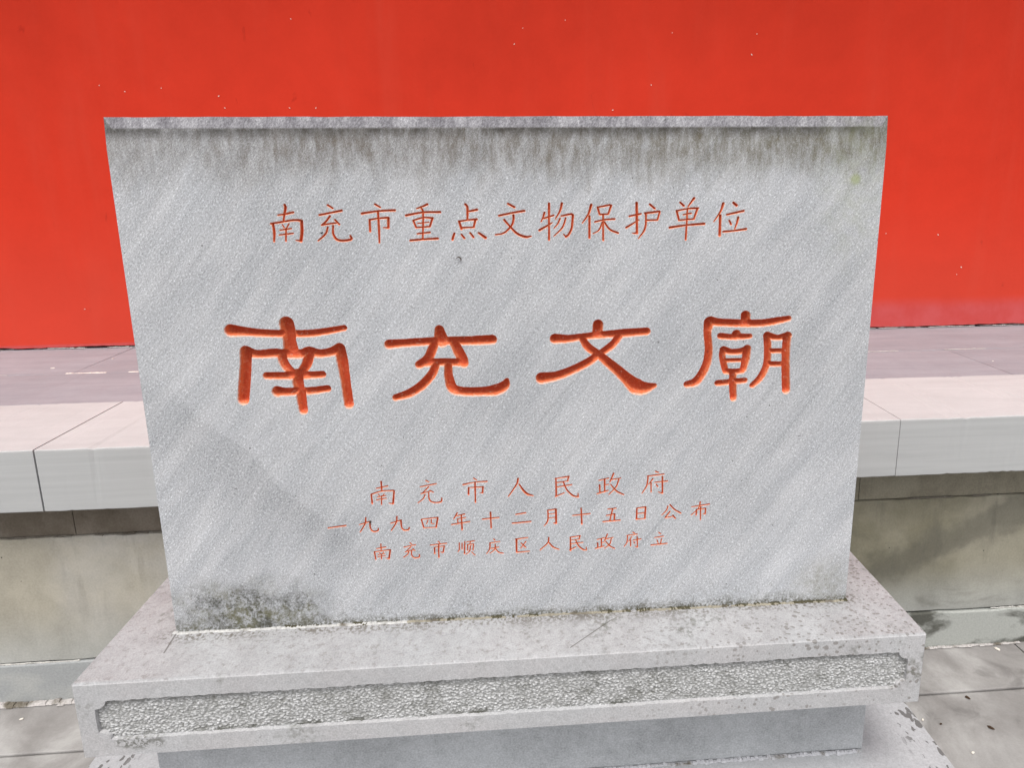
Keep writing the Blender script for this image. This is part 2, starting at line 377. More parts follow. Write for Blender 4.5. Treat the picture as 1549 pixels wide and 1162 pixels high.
def mat_coping():
    g, col, r = mat_grey('coping_stone', (.53, .525, .52), .09, 260, blot=.08)
    st = g.noise(g.scl(g.P, 1.6, 10, 46), 1, 4, .62, .9)
    col = g.mul(col, g.lin(st, .3, .7, .93, 1.06))
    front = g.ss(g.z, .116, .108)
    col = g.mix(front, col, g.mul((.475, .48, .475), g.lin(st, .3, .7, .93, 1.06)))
    sc = g.M('MULTIPLY', g.ss(g.noise(g.scl(g.P, 9, 30, 30), 1, 4, .7, 1.0), .68, .76), .35)
    col = g.mix(sc, col, (.30, .28, .26))
    return g.done(col, .8)

def mat_terrace_face():
    g = G('terrace_face_stone')
    n1 = g.noise(g.P, 2.2, 5, .6, .4); n2 = g.noise(g.P, 11, 5, .65); n3 = g.noise(g.P, 160, 3, .6)
    vs = g.noise(g.scl(g.P, 18, 1, 3), 1, 4, .6)
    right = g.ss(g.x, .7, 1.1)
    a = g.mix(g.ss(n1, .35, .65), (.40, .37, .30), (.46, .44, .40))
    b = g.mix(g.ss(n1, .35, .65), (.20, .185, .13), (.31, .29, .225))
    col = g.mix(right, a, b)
    low = g.ss(g.z, -.40, -.62)
    col = g.mix(g.M('MULTIPLY', low, .7), col, (.42, .43, .415))
    drip = g.M('MULTIPLY', g.ss(vs, .54, .70), g.ss(g.z, -.60, -.25))
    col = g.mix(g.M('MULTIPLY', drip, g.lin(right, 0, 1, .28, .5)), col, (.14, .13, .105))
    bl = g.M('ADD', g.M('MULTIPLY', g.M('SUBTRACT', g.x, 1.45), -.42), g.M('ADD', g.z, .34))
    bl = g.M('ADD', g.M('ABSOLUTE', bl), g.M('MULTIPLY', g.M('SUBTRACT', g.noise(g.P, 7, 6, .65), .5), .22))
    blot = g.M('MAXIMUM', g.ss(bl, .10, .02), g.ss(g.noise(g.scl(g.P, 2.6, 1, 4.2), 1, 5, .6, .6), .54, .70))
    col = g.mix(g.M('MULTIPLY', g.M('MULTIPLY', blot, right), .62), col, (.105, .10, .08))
    k = g.M('ADD', 1.0, g.M('ADD', g.M('MULTIPLY', g.M('SUBTRACT', n3, .5), .40), g.M('MULTIPLY', g.M('SUBTRACT', n2, .5), .55)))
    col = g.mul(col, k)
    fl = g.ss(g.noise(g.P, 70, 1), .78, .80)
    col = g.mix(fl, col, (.03, .03, .03))
    g.bump(g.M('ADD', n3, n2), .0015, .3)
    return g.done(col, .85)

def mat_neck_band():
    g = G('terrace_neck_stone')  # stained brown, darkened further by coping shade put into the colour
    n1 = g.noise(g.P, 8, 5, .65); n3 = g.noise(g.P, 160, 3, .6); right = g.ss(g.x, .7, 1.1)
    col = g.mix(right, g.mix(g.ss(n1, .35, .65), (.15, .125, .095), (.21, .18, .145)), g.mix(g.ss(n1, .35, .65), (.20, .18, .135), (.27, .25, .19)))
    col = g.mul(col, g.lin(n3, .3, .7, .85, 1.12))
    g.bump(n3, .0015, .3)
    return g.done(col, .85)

def mat_plinth():
    g = G('plinth_stone')
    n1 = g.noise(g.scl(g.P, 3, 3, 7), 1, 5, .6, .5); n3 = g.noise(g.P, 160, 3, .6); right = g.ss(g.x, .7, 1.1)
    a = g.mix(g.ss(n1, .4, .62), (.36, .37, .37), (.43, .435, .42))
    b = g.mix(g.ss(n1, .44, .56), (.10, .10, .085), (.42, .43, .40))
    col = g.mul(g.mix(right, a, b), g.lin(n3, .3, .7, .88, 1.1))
    g.bump(n3, .0015, .3)
    return g.done(col, .8)

def mat_court():
    g = G('courtyard_stone')
    n1 = g.noise(g.P, 3.2, 5, .6, .6); n2 = g.noise(g.P, 13, 5, .65); n3 = g.noise(g.P, 200, 3, .6)
    col = g.mix(g.ss(n1, .36, .66), (.25, .235, .225), (.40, .385, .372))
    k = g.M('ADD', 1.0, g.M('ADD', g.M('MULTIPLY', g.M('SUBTRACT', n3, .5), .25), g.M('MULTIPLY', g.M('SUBTRACT', n2, .5), .4)))
    col = g.mul(col, k)
    dk = g.ss(g.noise(g.scl(g.P, 1, 1, 1), 5.5, 5, .6, 1.0), .58, .72)
    col = g.mix(g.M('MULTIPLY', dk, .5), col, (.13, .12, .115))
    g.bump(g.M('ADD', n3, n2), .0015, .35)
    return g.done(col, .75)

def mat_mortar(name, c, scale=180):
    g = G(name); n = g.noise(g.P, scale, 4, .7); n2 = g.noise(g.P, 14, 4, .6)
    col = g.mul(g.mix(g.ss(n2, .52, .66), c, (.16, .14, .11)), g.lin(n, .3, .7, .75, 1.15))
    g.bump(n, .002, .6)
    return g.done(col, .9)

TAB, PED, PAN, PAINT = mat_tablet(), mat_pedestal(), mat_panel(), mat_paint()
WALL, TOP, COP, FACE, PLI, COURT = mat_red_wall(), mat_terrace_top(), mat_coping(), mat_terrace_face(), mat_plinth(), mat_court()
g_, c_, r_ = mat_grey('pedestal_neck_stone', (.45, .46, .47), .5, 260, blot=.34, streak=.12); NECK = g_.done(c_, .8)
g_, c_, r_ = mat_grey('pedestal_base_stone', (.42, .425, .435), .35, 260, blot=.12)
_m = g_.M('ABSOLUTE', g_.M('SUBTRACT', g_.x, 0.0))
_edge = g_.ss(g_.M('ADD', _m, g_.M('MULTIPLY', g_.noise(g_.P, 9, 3), .10)), .845, .90)
_v = g_.vor(g_.add(g_.scl(g_.P, 1.5, .75, 1), g_.scl(g_.V(g_.noise(g_.P, 70, 2), g_.noise(g_.P, 64, 2), 0), .02, .02, 0)), 62)
_sz = g_.lin(g_.noise(g_.P, 26, 2), .38, .66, .12, .55)
_sp = g_.M('MULTIPLY', g_.ss(g_.M('SUBTRACT', _v, _sz), .04, -.04), _edge)
BASE = g_.done(g_.mix(g_.M('MULTIPLY', _sp, .88), c_, (.12, .115, .11)), .8)
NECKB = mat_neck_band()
MORT = mat_mortar('lime_mortar', (.62, .60, .56))
GROUT = mat_mortar('old_grout', (.50, .47, .45))
DARKJ = simple('joint_dirt', (.045, .04, .03), .95)
FLAKE = simple('pale_flake', (.80, .74, .66), .7, .1)
BROWN = simple('dry_brown', (.06, .035, .02), .8)
BLACKS = simple('dark_pit', (.012, .012, .012), .9)
PIT = BLACKS

# ------------------------------------------------------------------ courtyard
GZ = -.748
court = empty('courtyard_paving', (0, 0, GZ), kind='structure')
mesh_obj('paving_bed', [(-40, -40, -.06), (40, -40, -.06), (40, 4, -.06), (-40, 4, -.06), (-40, -40, -.4), (40, -40, -.4), (40, 4, -.4), (-40, 4, -.4)],
         [(0, 1, 2, 3), (7, 6, 5, 4), (0, 4, 5, 1), (1, 5, 6, 2), (2, 6, 7, 3), (3, 7, 4, 0)], DARKJ, court)
rows = [.507]
y = .507
while y > -3.4:
    y -= .62; rows.append(y)
rows = [.745] + rows
for ri in range(len(rows) - 1):
    y1, y0 = rows[ri], rows[ri + 1]
    xs = [-5.2 + (.55 if ri % 2 else 0) + 1.15 * i for i in range(10)]
    for i in range(len(xs) - 1):
        long_stone('paving_slab', xs[i] + .003, xs[i + 1] - .003, y0 + .003, y1 - .003, -.06, rng.uniform(-.0015, .0015), COURT, court, seed=ri * 20 + i, r=.004, seg=.08, rough=.0007)

# ------------------------------------------------------------------ terrace
TY, TZ = .62, .119
terr = empty('stone_terrace', (0, 1.2, GZ), label='raised grey stone terrace with overhanging coping running along the foot of the red wall', cat='terrace')
O = Vector((0, 1.2, GZ))
def tst(name, x0, x1, y0, y1, z0, z1, mat, **k):
    o = long_stone(name, x0, x1, y0, y1, z0, z1, mat, terr, **k)
    o.matrix_parent_inverse = Matrix.Translation(-O)
    return o
cop_x = [-6.4, -3.86, -1.341, 1.158, 3.67, 6.2]
for i in range(5):
    g0 = .0042 if i == 1 + 1 else .0010
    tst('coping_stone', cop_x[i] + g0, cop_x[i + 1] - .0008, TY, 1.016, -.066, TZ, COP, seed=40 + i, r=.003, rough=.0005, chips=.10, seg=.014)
xm = [-6.4, -4.4, -1.70, .1, 1.86, 4.3, 6.2]
for i in range(6):
    tst('paving_slab', xm[i] + .0004, xm[i + 1] - .0004, 1.0185, 1.3855, .0, TZ - .003 + rng.uniform(-.001, .001), TOP, seed=60 + i, r=.0025, rough=.0006)
xb = [-6.4, -3.9, -1.76, .6, 2.30, 4.5, 6.2]
for i in range(6):
    tst('paving_slab', xb[i] + .0004, xb[i + 1] - .0004, 1.3885, 1.86, .0, TZ - .003 + rng.uniform(-.001, .001), TOP, seed=70 + i, r=.0025, rough=.0006)
# mortar lying along the joint between the two strips
def crumbs(name, x0, x1, y, z, w, h, mat, parent, n=80, seed=1, face='top', gap=.35, origin=O):
    """an irregular bead of mortar made of short overlapping lumps"""
    r = np.random.RandomState(seed); V = []; F = []
    xs = np.linspace(x0, x1, n + 1)
    env = smooth_noise(n + 1, 5, 1, seed + 3)
    for i in range(n):
        if env[i] < gap * 2 - 1: continue
        a, b = xs[i] - .001, xs[i + 1] + .001
        ww = w * (.6 + .6 * r.rand()); hh = h * (.4 + .8 * r.rand()); s = len(V); dy = r.uniform(-.25, .25) * w
        if face == 'top':
            V += [(a, y - ww + dy, z), (b, y - ww + dy, z), (b, y + ww + dy, z), (a, y + ww + dy, z), (a + .002, y - ww * .4 + dy, z + hh), (b - .002, y - ww * .4 + dy, z + hh), (b - .002, y + ww * .4 + dy, z + hh), (a + .002, y + ww * .4 + dy, z + hh)]
        else:
            V += [(a, y, z - ww + dy), (a, y, z + ww + dy), (b, y, z + ww + dy), (b, y, z - ww + dy), (a + .002, y - hh, z - ww * .4 + dy), (a + .002, y - hh, z + ww * .4 + dy), (b - .002, y - hh, z + ww * .4 + dy), (b - .002, y - hh, z - ww * .4 + dy)]
        F += [(s + 4, s + 5, s + 6, s + 7), (s, s + 1, s + 5, s + 4), (s + 1, s + 2, s + 6, s + 5), (s + 2, s + 3, s + 7, s + 6), (s + 3, s, s + 4, s + 7)]
    o = mesh_obj(name, V, F, mat, parent, smooth=False, kind='stuff')
    if origin is not None: o.matrix_parent_inverse = Matrix.Translation(-origin)
    bm = bmesh.new(); bm.from_mesh(o.data); bmesh.ops.recalc_face_normals(bm, faces=bm.faces[:]); bm.to_mesh(o.data); bm.free()
    return o
crumbs('mortar_line', -1.78, -1.35, 1.387, TZ - .003, .006, .0025, FLAKE, terr, 40, 3, gap=.25)
crumbs('mortar_line', 1.2, 2.9, 1.387, TZ - .003, .005, .002, GROUT, terr, 120, 4, gap=.5)
crumbs('mortar_line', -4, -1.78, 1.387, TZ - .003, .003, .0012, GROUT, terr, 120, 5, gap=.45)
# faces under the coping
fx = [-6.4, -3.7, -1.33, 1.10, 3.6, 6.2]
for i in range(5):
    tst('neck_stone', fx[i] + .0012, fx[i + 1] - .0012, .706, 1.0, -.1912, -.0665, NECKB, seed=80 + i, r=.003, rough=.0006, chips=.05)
fx = [-6.4, -3.2, -.4, 2.6, 6.2]
for i in range(4):
    tst('face_stone', fx[i] + .0015, fx[i + 1] - .0015, .700, 1.0, -.611, -.1925, FACE, seed=90 + i, r=.004, rough=.0008, chips=.25)
fx = [-6.4, -2.6, -.9, 1.30, 3.4, 6.2]
for i in range(5):
    tst('plinth_stone', fx[i] + .002, fx[i + 1] - .002, .694, 1.0, GZ - .05, -.6155, PLI, seed=100 + i, r=.004, rough=.001, chips=.08)
mesh_obj('core', [(x, y, z) for x in (-6.35, 6.15) for y in (.715, 1.8) for z in (GZ, TZ - .025)],
         [(0, 1, 3, 2), (4, 6, 7, 5), (0, 4, 5, 1), (2, 3, 7, 6), (0, 2, 6, 4), (1, 5, 7, 3)], DARKJ, terr).matrix_parent_inverse = Matrix.Translation(-O)
crumbs('mortar_line', -2.6, 2.8, .7035, -.1905, .0022, .004, mat_mortar('dark_mortar', (.20, .18, .15)), terr, 420, 6, face='front', gap=.5)
crumbs('mortar_line', -2.6, -1.0, .6995, -.6133, .0026, .0022, MORT, terr, 110, 7, face='front', gap=.4)
crumbs('mortar_line', 1.0, 2.8, .6995, -.6133, .0026, .0022, MORT, terr, 110, 8, face='front', gap=.6)
crumbs('mortar_line', -2.6, -.9, .686, GZ + .002, .012, .007, GROUT, terr, 90, 9, gap=.15)
crumbs('mortar_line', 1.0, 2.8, .688, GZ + .002, .006, .004, GROUT, terr, 120, 10, gap=.3)
crumbs('mortar_line', 1.298, 1.302, .6930, -.64, .018, .002, FLAKE, terr, 1, 12, face='front', gap=0)

# ------------------------------------------------------------------ red wall
wall = empty('red_wall', (0, 1.792, TZ), label='tall plain red painted wall rising behind the stone terrace', cat='wall')
n = 460
xs = np.linspace(-6.3, 6.1, n)
bot = .0035 + np.abs(smooth_noise(n, 2.2, .0035, 5)) + np.maximum(0, smooth_noise(n, 9, .006, 6))
V = []; F = []
WZ = 2.898
for i in range(n):
    bulge = float(smooth_noise(n, 40, .003, 9)[i]) if i % 40 == 0 else 0
    V += [(xs[i], 0.0, bot[i]), (xs[i], 0, .03), (xs[i], 0, WZ), (xs[i], .24, WZ), (xs[i], .24, bot[i])]
for i in range(n - 1):
    a, b = i * 5, i * 5 + 5
    for j in range(5):
        k = (j + 1) % 5; F.append((a + j, a + k, b + k, b + j))
F.append((0, 4, 3, 2, 1)); e = (n - 1) * 5; F.append((e, e + 1, e + 2, e + 3, e + 4))
wo_ = mesh_obj('plaster', V, F, WALL, wall)
bm = bmesh.new(); bm.from_mesh(wo_.data); bmesh.ops.recalc_face_normals(bm, faces=bm.faces[:]); bm.to_mesh(wo_.data); bm.free()
# the material reads heights above the terrace from object space
for nd in WALL.node_tree.nodes:
    pass
# broken white render showing at the foot
crumbs('render_edge', -3.4, 3.4, -.001, .0005, .0028, .0032, GROUT, wall, 420, 15, gap=.5, origin=None)
crumbs('render_edge', -3.4, 3.4, .014, -.002, .010, .0045, GROUT, wall, 300, 16, gap=.35, origin=None)
ev = long_stone('eave_board', -6.3, 6.1, -.50, .30, 2.90, 2.96, simple('unseen_eave_wood', (.16, .05, .03)), wall, seed=300, seg=.3)  # unseen eave with tiles and rafters, added to darken the upper wall
for i in range(62):
    t_ = long_stone('roof_tile', -6.2 + i * .2, -6.2 + i * .2 + .17, -.58, .30, 2.962, 3.02, NECK, wall, seed=301, r=.028, seg=.17, rough=.0005)
for i in range(40):
    long_stone('rafter', -6.2 + i * .31, -6.2 + i * .31 + .07, -.47, -.002, 2.82, 2.898, simple('unseen_rafter_paint', (.10, .12, .08)) if i == 0 else bpy.data.materials['unseen_rafter_paint'], wall, seed=302, r=.006, seg=.07, rough=.0003)
flecks = [(-1.749, 1.265), (-1.648, 1.241), (-1.497, 1.255), (-1.243, 1.174), (-.97, 1.174), (-.858, 1.174), (-.932, 1.537), (-1.263, 1.223),
          (.052, 1.509), (.238, 1.543), (.013, 1.443), (.715, 1.495), (1.101, 1.493), (1.081, 1.406), (.625, 1.274), (.451, 1.165),
          (2.055, .581), (2.193, .42), (1.79, .591), (2.174, .384), (-1.70, .235), (-1.75, .19), (-1.95, .30)]
def flake(name, loc, size, rot, mat, parent=None, normal='y', seed=0, **k):
    r = random.Random(seed); m = 6; V = []; 
    for j in range(m):
        a = 2 * math.pi * j / m; q = size * r.uniform(.6, 1.1)
        u, v = q * math.cos(a), q * .5 * math.sin(a)
        u, v = u * math.cos(rot) - v * math.sin(rot), u * math.sin(rot) + v * math.cos(rot)
        V.append((u, v))
    t = size * .25
    if normal == 'y': P = [(u, 0, v) for u, v in V] + [(u * .8, -t, v * .8) for u, v in V]
    else: P = [(u, v, 0) for u, v in V] + [(u * .8, v * .8, t) for u, v in V]
    F = [tuple(range(m, 2 * m))] + [(j, (j + 1) % m, (j + 1) % m + m, j + m) for j in range(m)]
    o = mesh_obj(name, P, F, mat, parent, **k); o.location = loc
    bm = bmesh.new(); bm.from_mesh(o.data); bmesh.ops.recalc_face_normals(bm, faces=bm.faces[:]); bm.to_mesh(o.data); bm.free()
    return o
for i, (x, z) in enumerate(flecks):
    flake('paint_chip', (x, -.0005, z - TZ), rng.uniform(.003, .0058), rng.uniform(0, 3), FLAKE, wall, 'y', i)

# ------------------------------------------------------------------ pedestal
ped = empty('stone_pedestal', (0, 0, GZ), label='broad stepped grey stone pedestal with a pitted sunk panel carrying the inscribed tablet', cat='pedestal')
PO = Matrix.Translation(-Vector((0, 0, GZ)))
def fixn(o):
    bm = bmesh.new(); bm.from_mesh(o.data); bmesh.ops.recalc_face_normals(bm, faces=bm.faces[:]); bm.to_mesh(o.data); bm.free()
o = long_stone('base_block', -.80, .79, -.16, .42, GZ, -.5205, NECK, ped, seed=201, r=.006); o.matrix_parent_inverse = PO
o = long_stone('base_slab', -.9165, .889, -.30, .50, -.52, -.37, BASE, ped, seed=202, r=.006, rough=.0008); o.matrix_parent_inverse = PO
o = long_stone('neck', -.715, .7205, .0, .36, -.3695, -.151, NECK, ped, seed=203, r=.004, rough=.0006); o.matrix_parent_inverse = PO
mo = crumbs('mortar_line', -.71, .715, -.003, -.3700, .005, .0045, mat_mortar('neck_mortar', (.52, .52, .54)), ped, 160, 21, gap=.15, origin=Vector((0, 0, GZ)))

# top slab with a sunk bush-hammered panel in its front
X0, X1, YF, YB, ZT, ZB = -.7635, .752, -.1096, .43, .0, -.150
PX0, PX1, PZ0, PZ1, CUT = -.7305, .7195, -.1135, -.0365, .020
def panel_outline():
    r = np.random.RandomState(4); pts = []
    def edge(a, b, n, nrm, amp):
        for i in range(n):
            t = i / n; j = r.uniform(-.3, 1) * amp if i else 0
            pts.append((a[0] + (b[0] - a[0]) * t + nrm[0] * j, a[1] + (b[1] - a[1]) * t + nrm[1] * j))
    c = CUT * .75
    def notch(cx, cz, a0, a1):      # quarter-round bites out of the corners
        for i in range(6):
            a = math.radians(a0 + (a1 - a0) * i / 6)
            pts.append((cx + c * math.cos(a) * 1.25, cz + c * math.sin(a)))
    k = c * 1.25
    edge((PX0 + k, PZ0), (PX1 - k, PZ0), 190, (0, -1), .0012)
    notch(PX1, PZ0, 180, 90)
    edge((PX1, PZ0 + c), (PX1, PZ1 - c), 12, (1, 0), .001)
    notch(PX1, PZ1, 270, 180)
    edge((PX1 - k, PZ1), (PX0 + k, PZ1), 190, (0, 1), .0022)
    notch(PX0, PZ1, 0, -90)
    edge((PX0, PZ1 - c), (PX0, PZ0 + c), 12, (-1, 0), .001)
    notch(PX0, PZ0, 90, 0)
    return pts
out = panel_outline(); nO = len(out)
def inside_poly(px, pz, poly):
    poly = np.array(poly); x, z = poly[:, 0], poly[:, 1]; x2, z2 = np.roll(x, -1), np.roll(z, -1)
    px = np.asarray(px)[:, None]; pz = np.asarray(pz)[:, None]
    c = ((z > pz) != (z2 > pz)) & (px < (x2 - x) * (pz - z) / (z2 - z + 1e-12) + x)
    return c.sum(1) % 2 == 1
bv = .0035
fr = [(X0 + bv, ZB + bv), (X1 - bv, ZB + bv), (X1 - bv, ZT - bv), (X0 + bv, ZT - bv)]
pts = fr + out
edges = [(i, (i + 1) % 4) for i in range(4)] + [(4 + i, 4 + (i + 1) % nO) for i in range(nO)]
vo, eo, fo = delaunay_2d_cdt([Vector(p) for p in pts], edges, [], 0, 1e-7)[:3]
cen = np.array([[sum(vo[i][0] for i in f) / 3, sum(vo[i][1] for i in f) / 3] for f in fo])
ins = inside_poly(cen[:, 0], cen[:, 1], out)
V = [(v[0], YF, v[1]) for v in vo]; F = [tuple(f) for f, q in zip(fo, ins) if not q]
DEP = .0085
s = len(V)
V += [(p[0], YF, p[1]) for p in out] + [(p[0], YF + DEP + .004, p[1]) for p in out]
F += [(s + i, s + (i + 1) % nO, s + nO + (i + 1) % nO, s + nO + i) for i in range(nO)]
# remaining skin: bevelled arrises, top, sides, bottom, back
s = len(V)
V += [(X0 + bv, YF, ZB + bv), (X1 - bv, YF, ZB + bv), (X1 - bv, YF, ZT - bv), (X0 + bv, YF, ZT - bv),
      (X0 + bv, YF + bv, ZB), (X1 - bv, YF + bv, ZB), (X1 - bv, YF + bv, ZT), (X0 + bv, YF + bv, ZT),
      (X0, YF + bv, ZB + bv), (X1, YF + bv, ZB + bv), (X1, YF + bv, ZT - bv), (X0, YF + bv, ZT - bv),
      (X0 + bv, YB, ZB), (X1 - bv, YB, ZB), (X1 - bv, YB, ZT), (X0 + bv, YB, ZT),
      (X0, YB, ZB + bv), (X1, YB, ZB + bv), (X1, YB, ZT - bv), (X0, YB, ZT - bv)]
q = lambda *a: F.append(tuple(s + i for i in a))
q(3, 2, 6, 7); q(0, 4, 5, 1); q(0, 3, 11, 8); q(1, 9, 10, 2)
q(3, 7, 11); q(2, 10, 6); q(0, 8, 4); q(1, 5, 9)
q(7, 6, 14, 15); q(4, 12, 13, 5); q(8, 11, 19, 16); q(9, 17, 18, 10)
q(7, 15, 19, 11); q(6, 10, 18, 14); q(4, 8, 16, 12); q(5, 13, 17, 9)
q(12, 16, 19, 15, 14, 18, 17, 13)
slab = mesh_obj('top_slab', V, F, PED, ped); slab.matrix_parent_inverse = PO
# hammered panel: real relief, two jittered fields of tool pits
st = .0013
gx = np.arange(PX0 - .001, PX1 + .0025, st); gz = np.arange(PZ0 - .003, PZ1 + .0045, st)
XX, ZZ = np.meshgrid(gx, gz)
def cells(X, Z, sx, sz, seed):
    r = np.random.RandomState(seed); nx, nz = int(1.8 / sx) + 8, int(.4 / sz) + 8
    jx, jz, hh = r.uniform(-.42, .42, (nx, nz)), r.uniform(-.42, .42, (nx, nz)), r.uniform(.45, 1, (nx, nz))
    U, W = (X + .8) / sx + 2, (Z + .25) / sz + 2; W = W + .0
    best = np.zeros_like(X)
    iu, iw = np.floor(U).astype(int), np.floor(W).astype(int)
    for a in (-1, 0, 1):
        for b in (-1, 0, 1):
            ci, cj = np.clip(iu + a, 0, nx - 1), np.clip(iw + b, 0, nz - 1)
            ox = ci + .5 + jx[ci, cj] + .5 * (cj % 2); oz = cj + .5 + jz[ci, cj]
            d2 = ((U - ox) * 1.0) ** 2 + ((W - oz) * 1.1) ** 2
            best = np.maximum(best, hh[ci, cj] * np.exp(-d2 * 4.2))
    return best
R_ = cells(XX + ZZ * .9, ZZ - XX * .12, .0064, .0042, 3) * .7 + cells(XX - ZZ * .4, ZZ, .0036, .0030, 8) * .45
R_ = np.clip(R_ / 1.05, 0, 1) * (0.72 + 0.28 * (cells(XX, ZZ, .055, .03, 5)))
rr = np.random.RandomState(2); 
YY = YF + DEP - R_ * .0052 + rr.uniform(-.0002, .0002, R_.shape)
nx, nz = len(gx), len(gz)
inn = inside_poly(XX.ravel(), ZZ.ravel(), [(a + (0.0015 if a > 0 else -.0015), b) for a, b in out]).reshape(XX.shape) if False else None
V = np.stack([XX.ravel(), YY.ravel(), ZZ.ravel()], 1)
# keep only cells whose corners are inside a slightly grown outline
mx = (PX0 + PX1) / 2; mz = (PZ0 + PZ1) / 2
grown = [(mx + (a - mx) * (1 + .0022 / .725), mz + (b - mz) * (1 + .003 / .038)) for a, b in out]
ok = np.zeros(V.shape[0], bool)
for c0 in range(0, V.shape[0], 4000):
    ok[c0:c0 + 4000] = inside_poly(V[c0:c0 + 4000, 0], V[c0:c0 + 4000, 2], grown)
F = []
for j in range(nz - 1):
    for i in range(nx - 1):
        a = j * nx + i
        if ok[a] and ok[a + 1] and ok[a + nx] and ok[a + nx + 1]: F.append((a, a + 1, a + nx + 1, a + nx))
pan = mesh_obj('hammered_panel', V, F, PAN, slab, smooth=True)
at = pan.data.attributes.new('relief', 'FLOAT', 'POINT'); at.data.foreach_set('value', R_.ravel().astype(np.float32))
bm = bmesh.new(); bm.from_mesh(pan.data); bmesh.ops.delete(bm, geom=[v for v in bm.verts if not v.link_faces], context='VERTS'); bm.to_mesh(pan.data); bm.free()

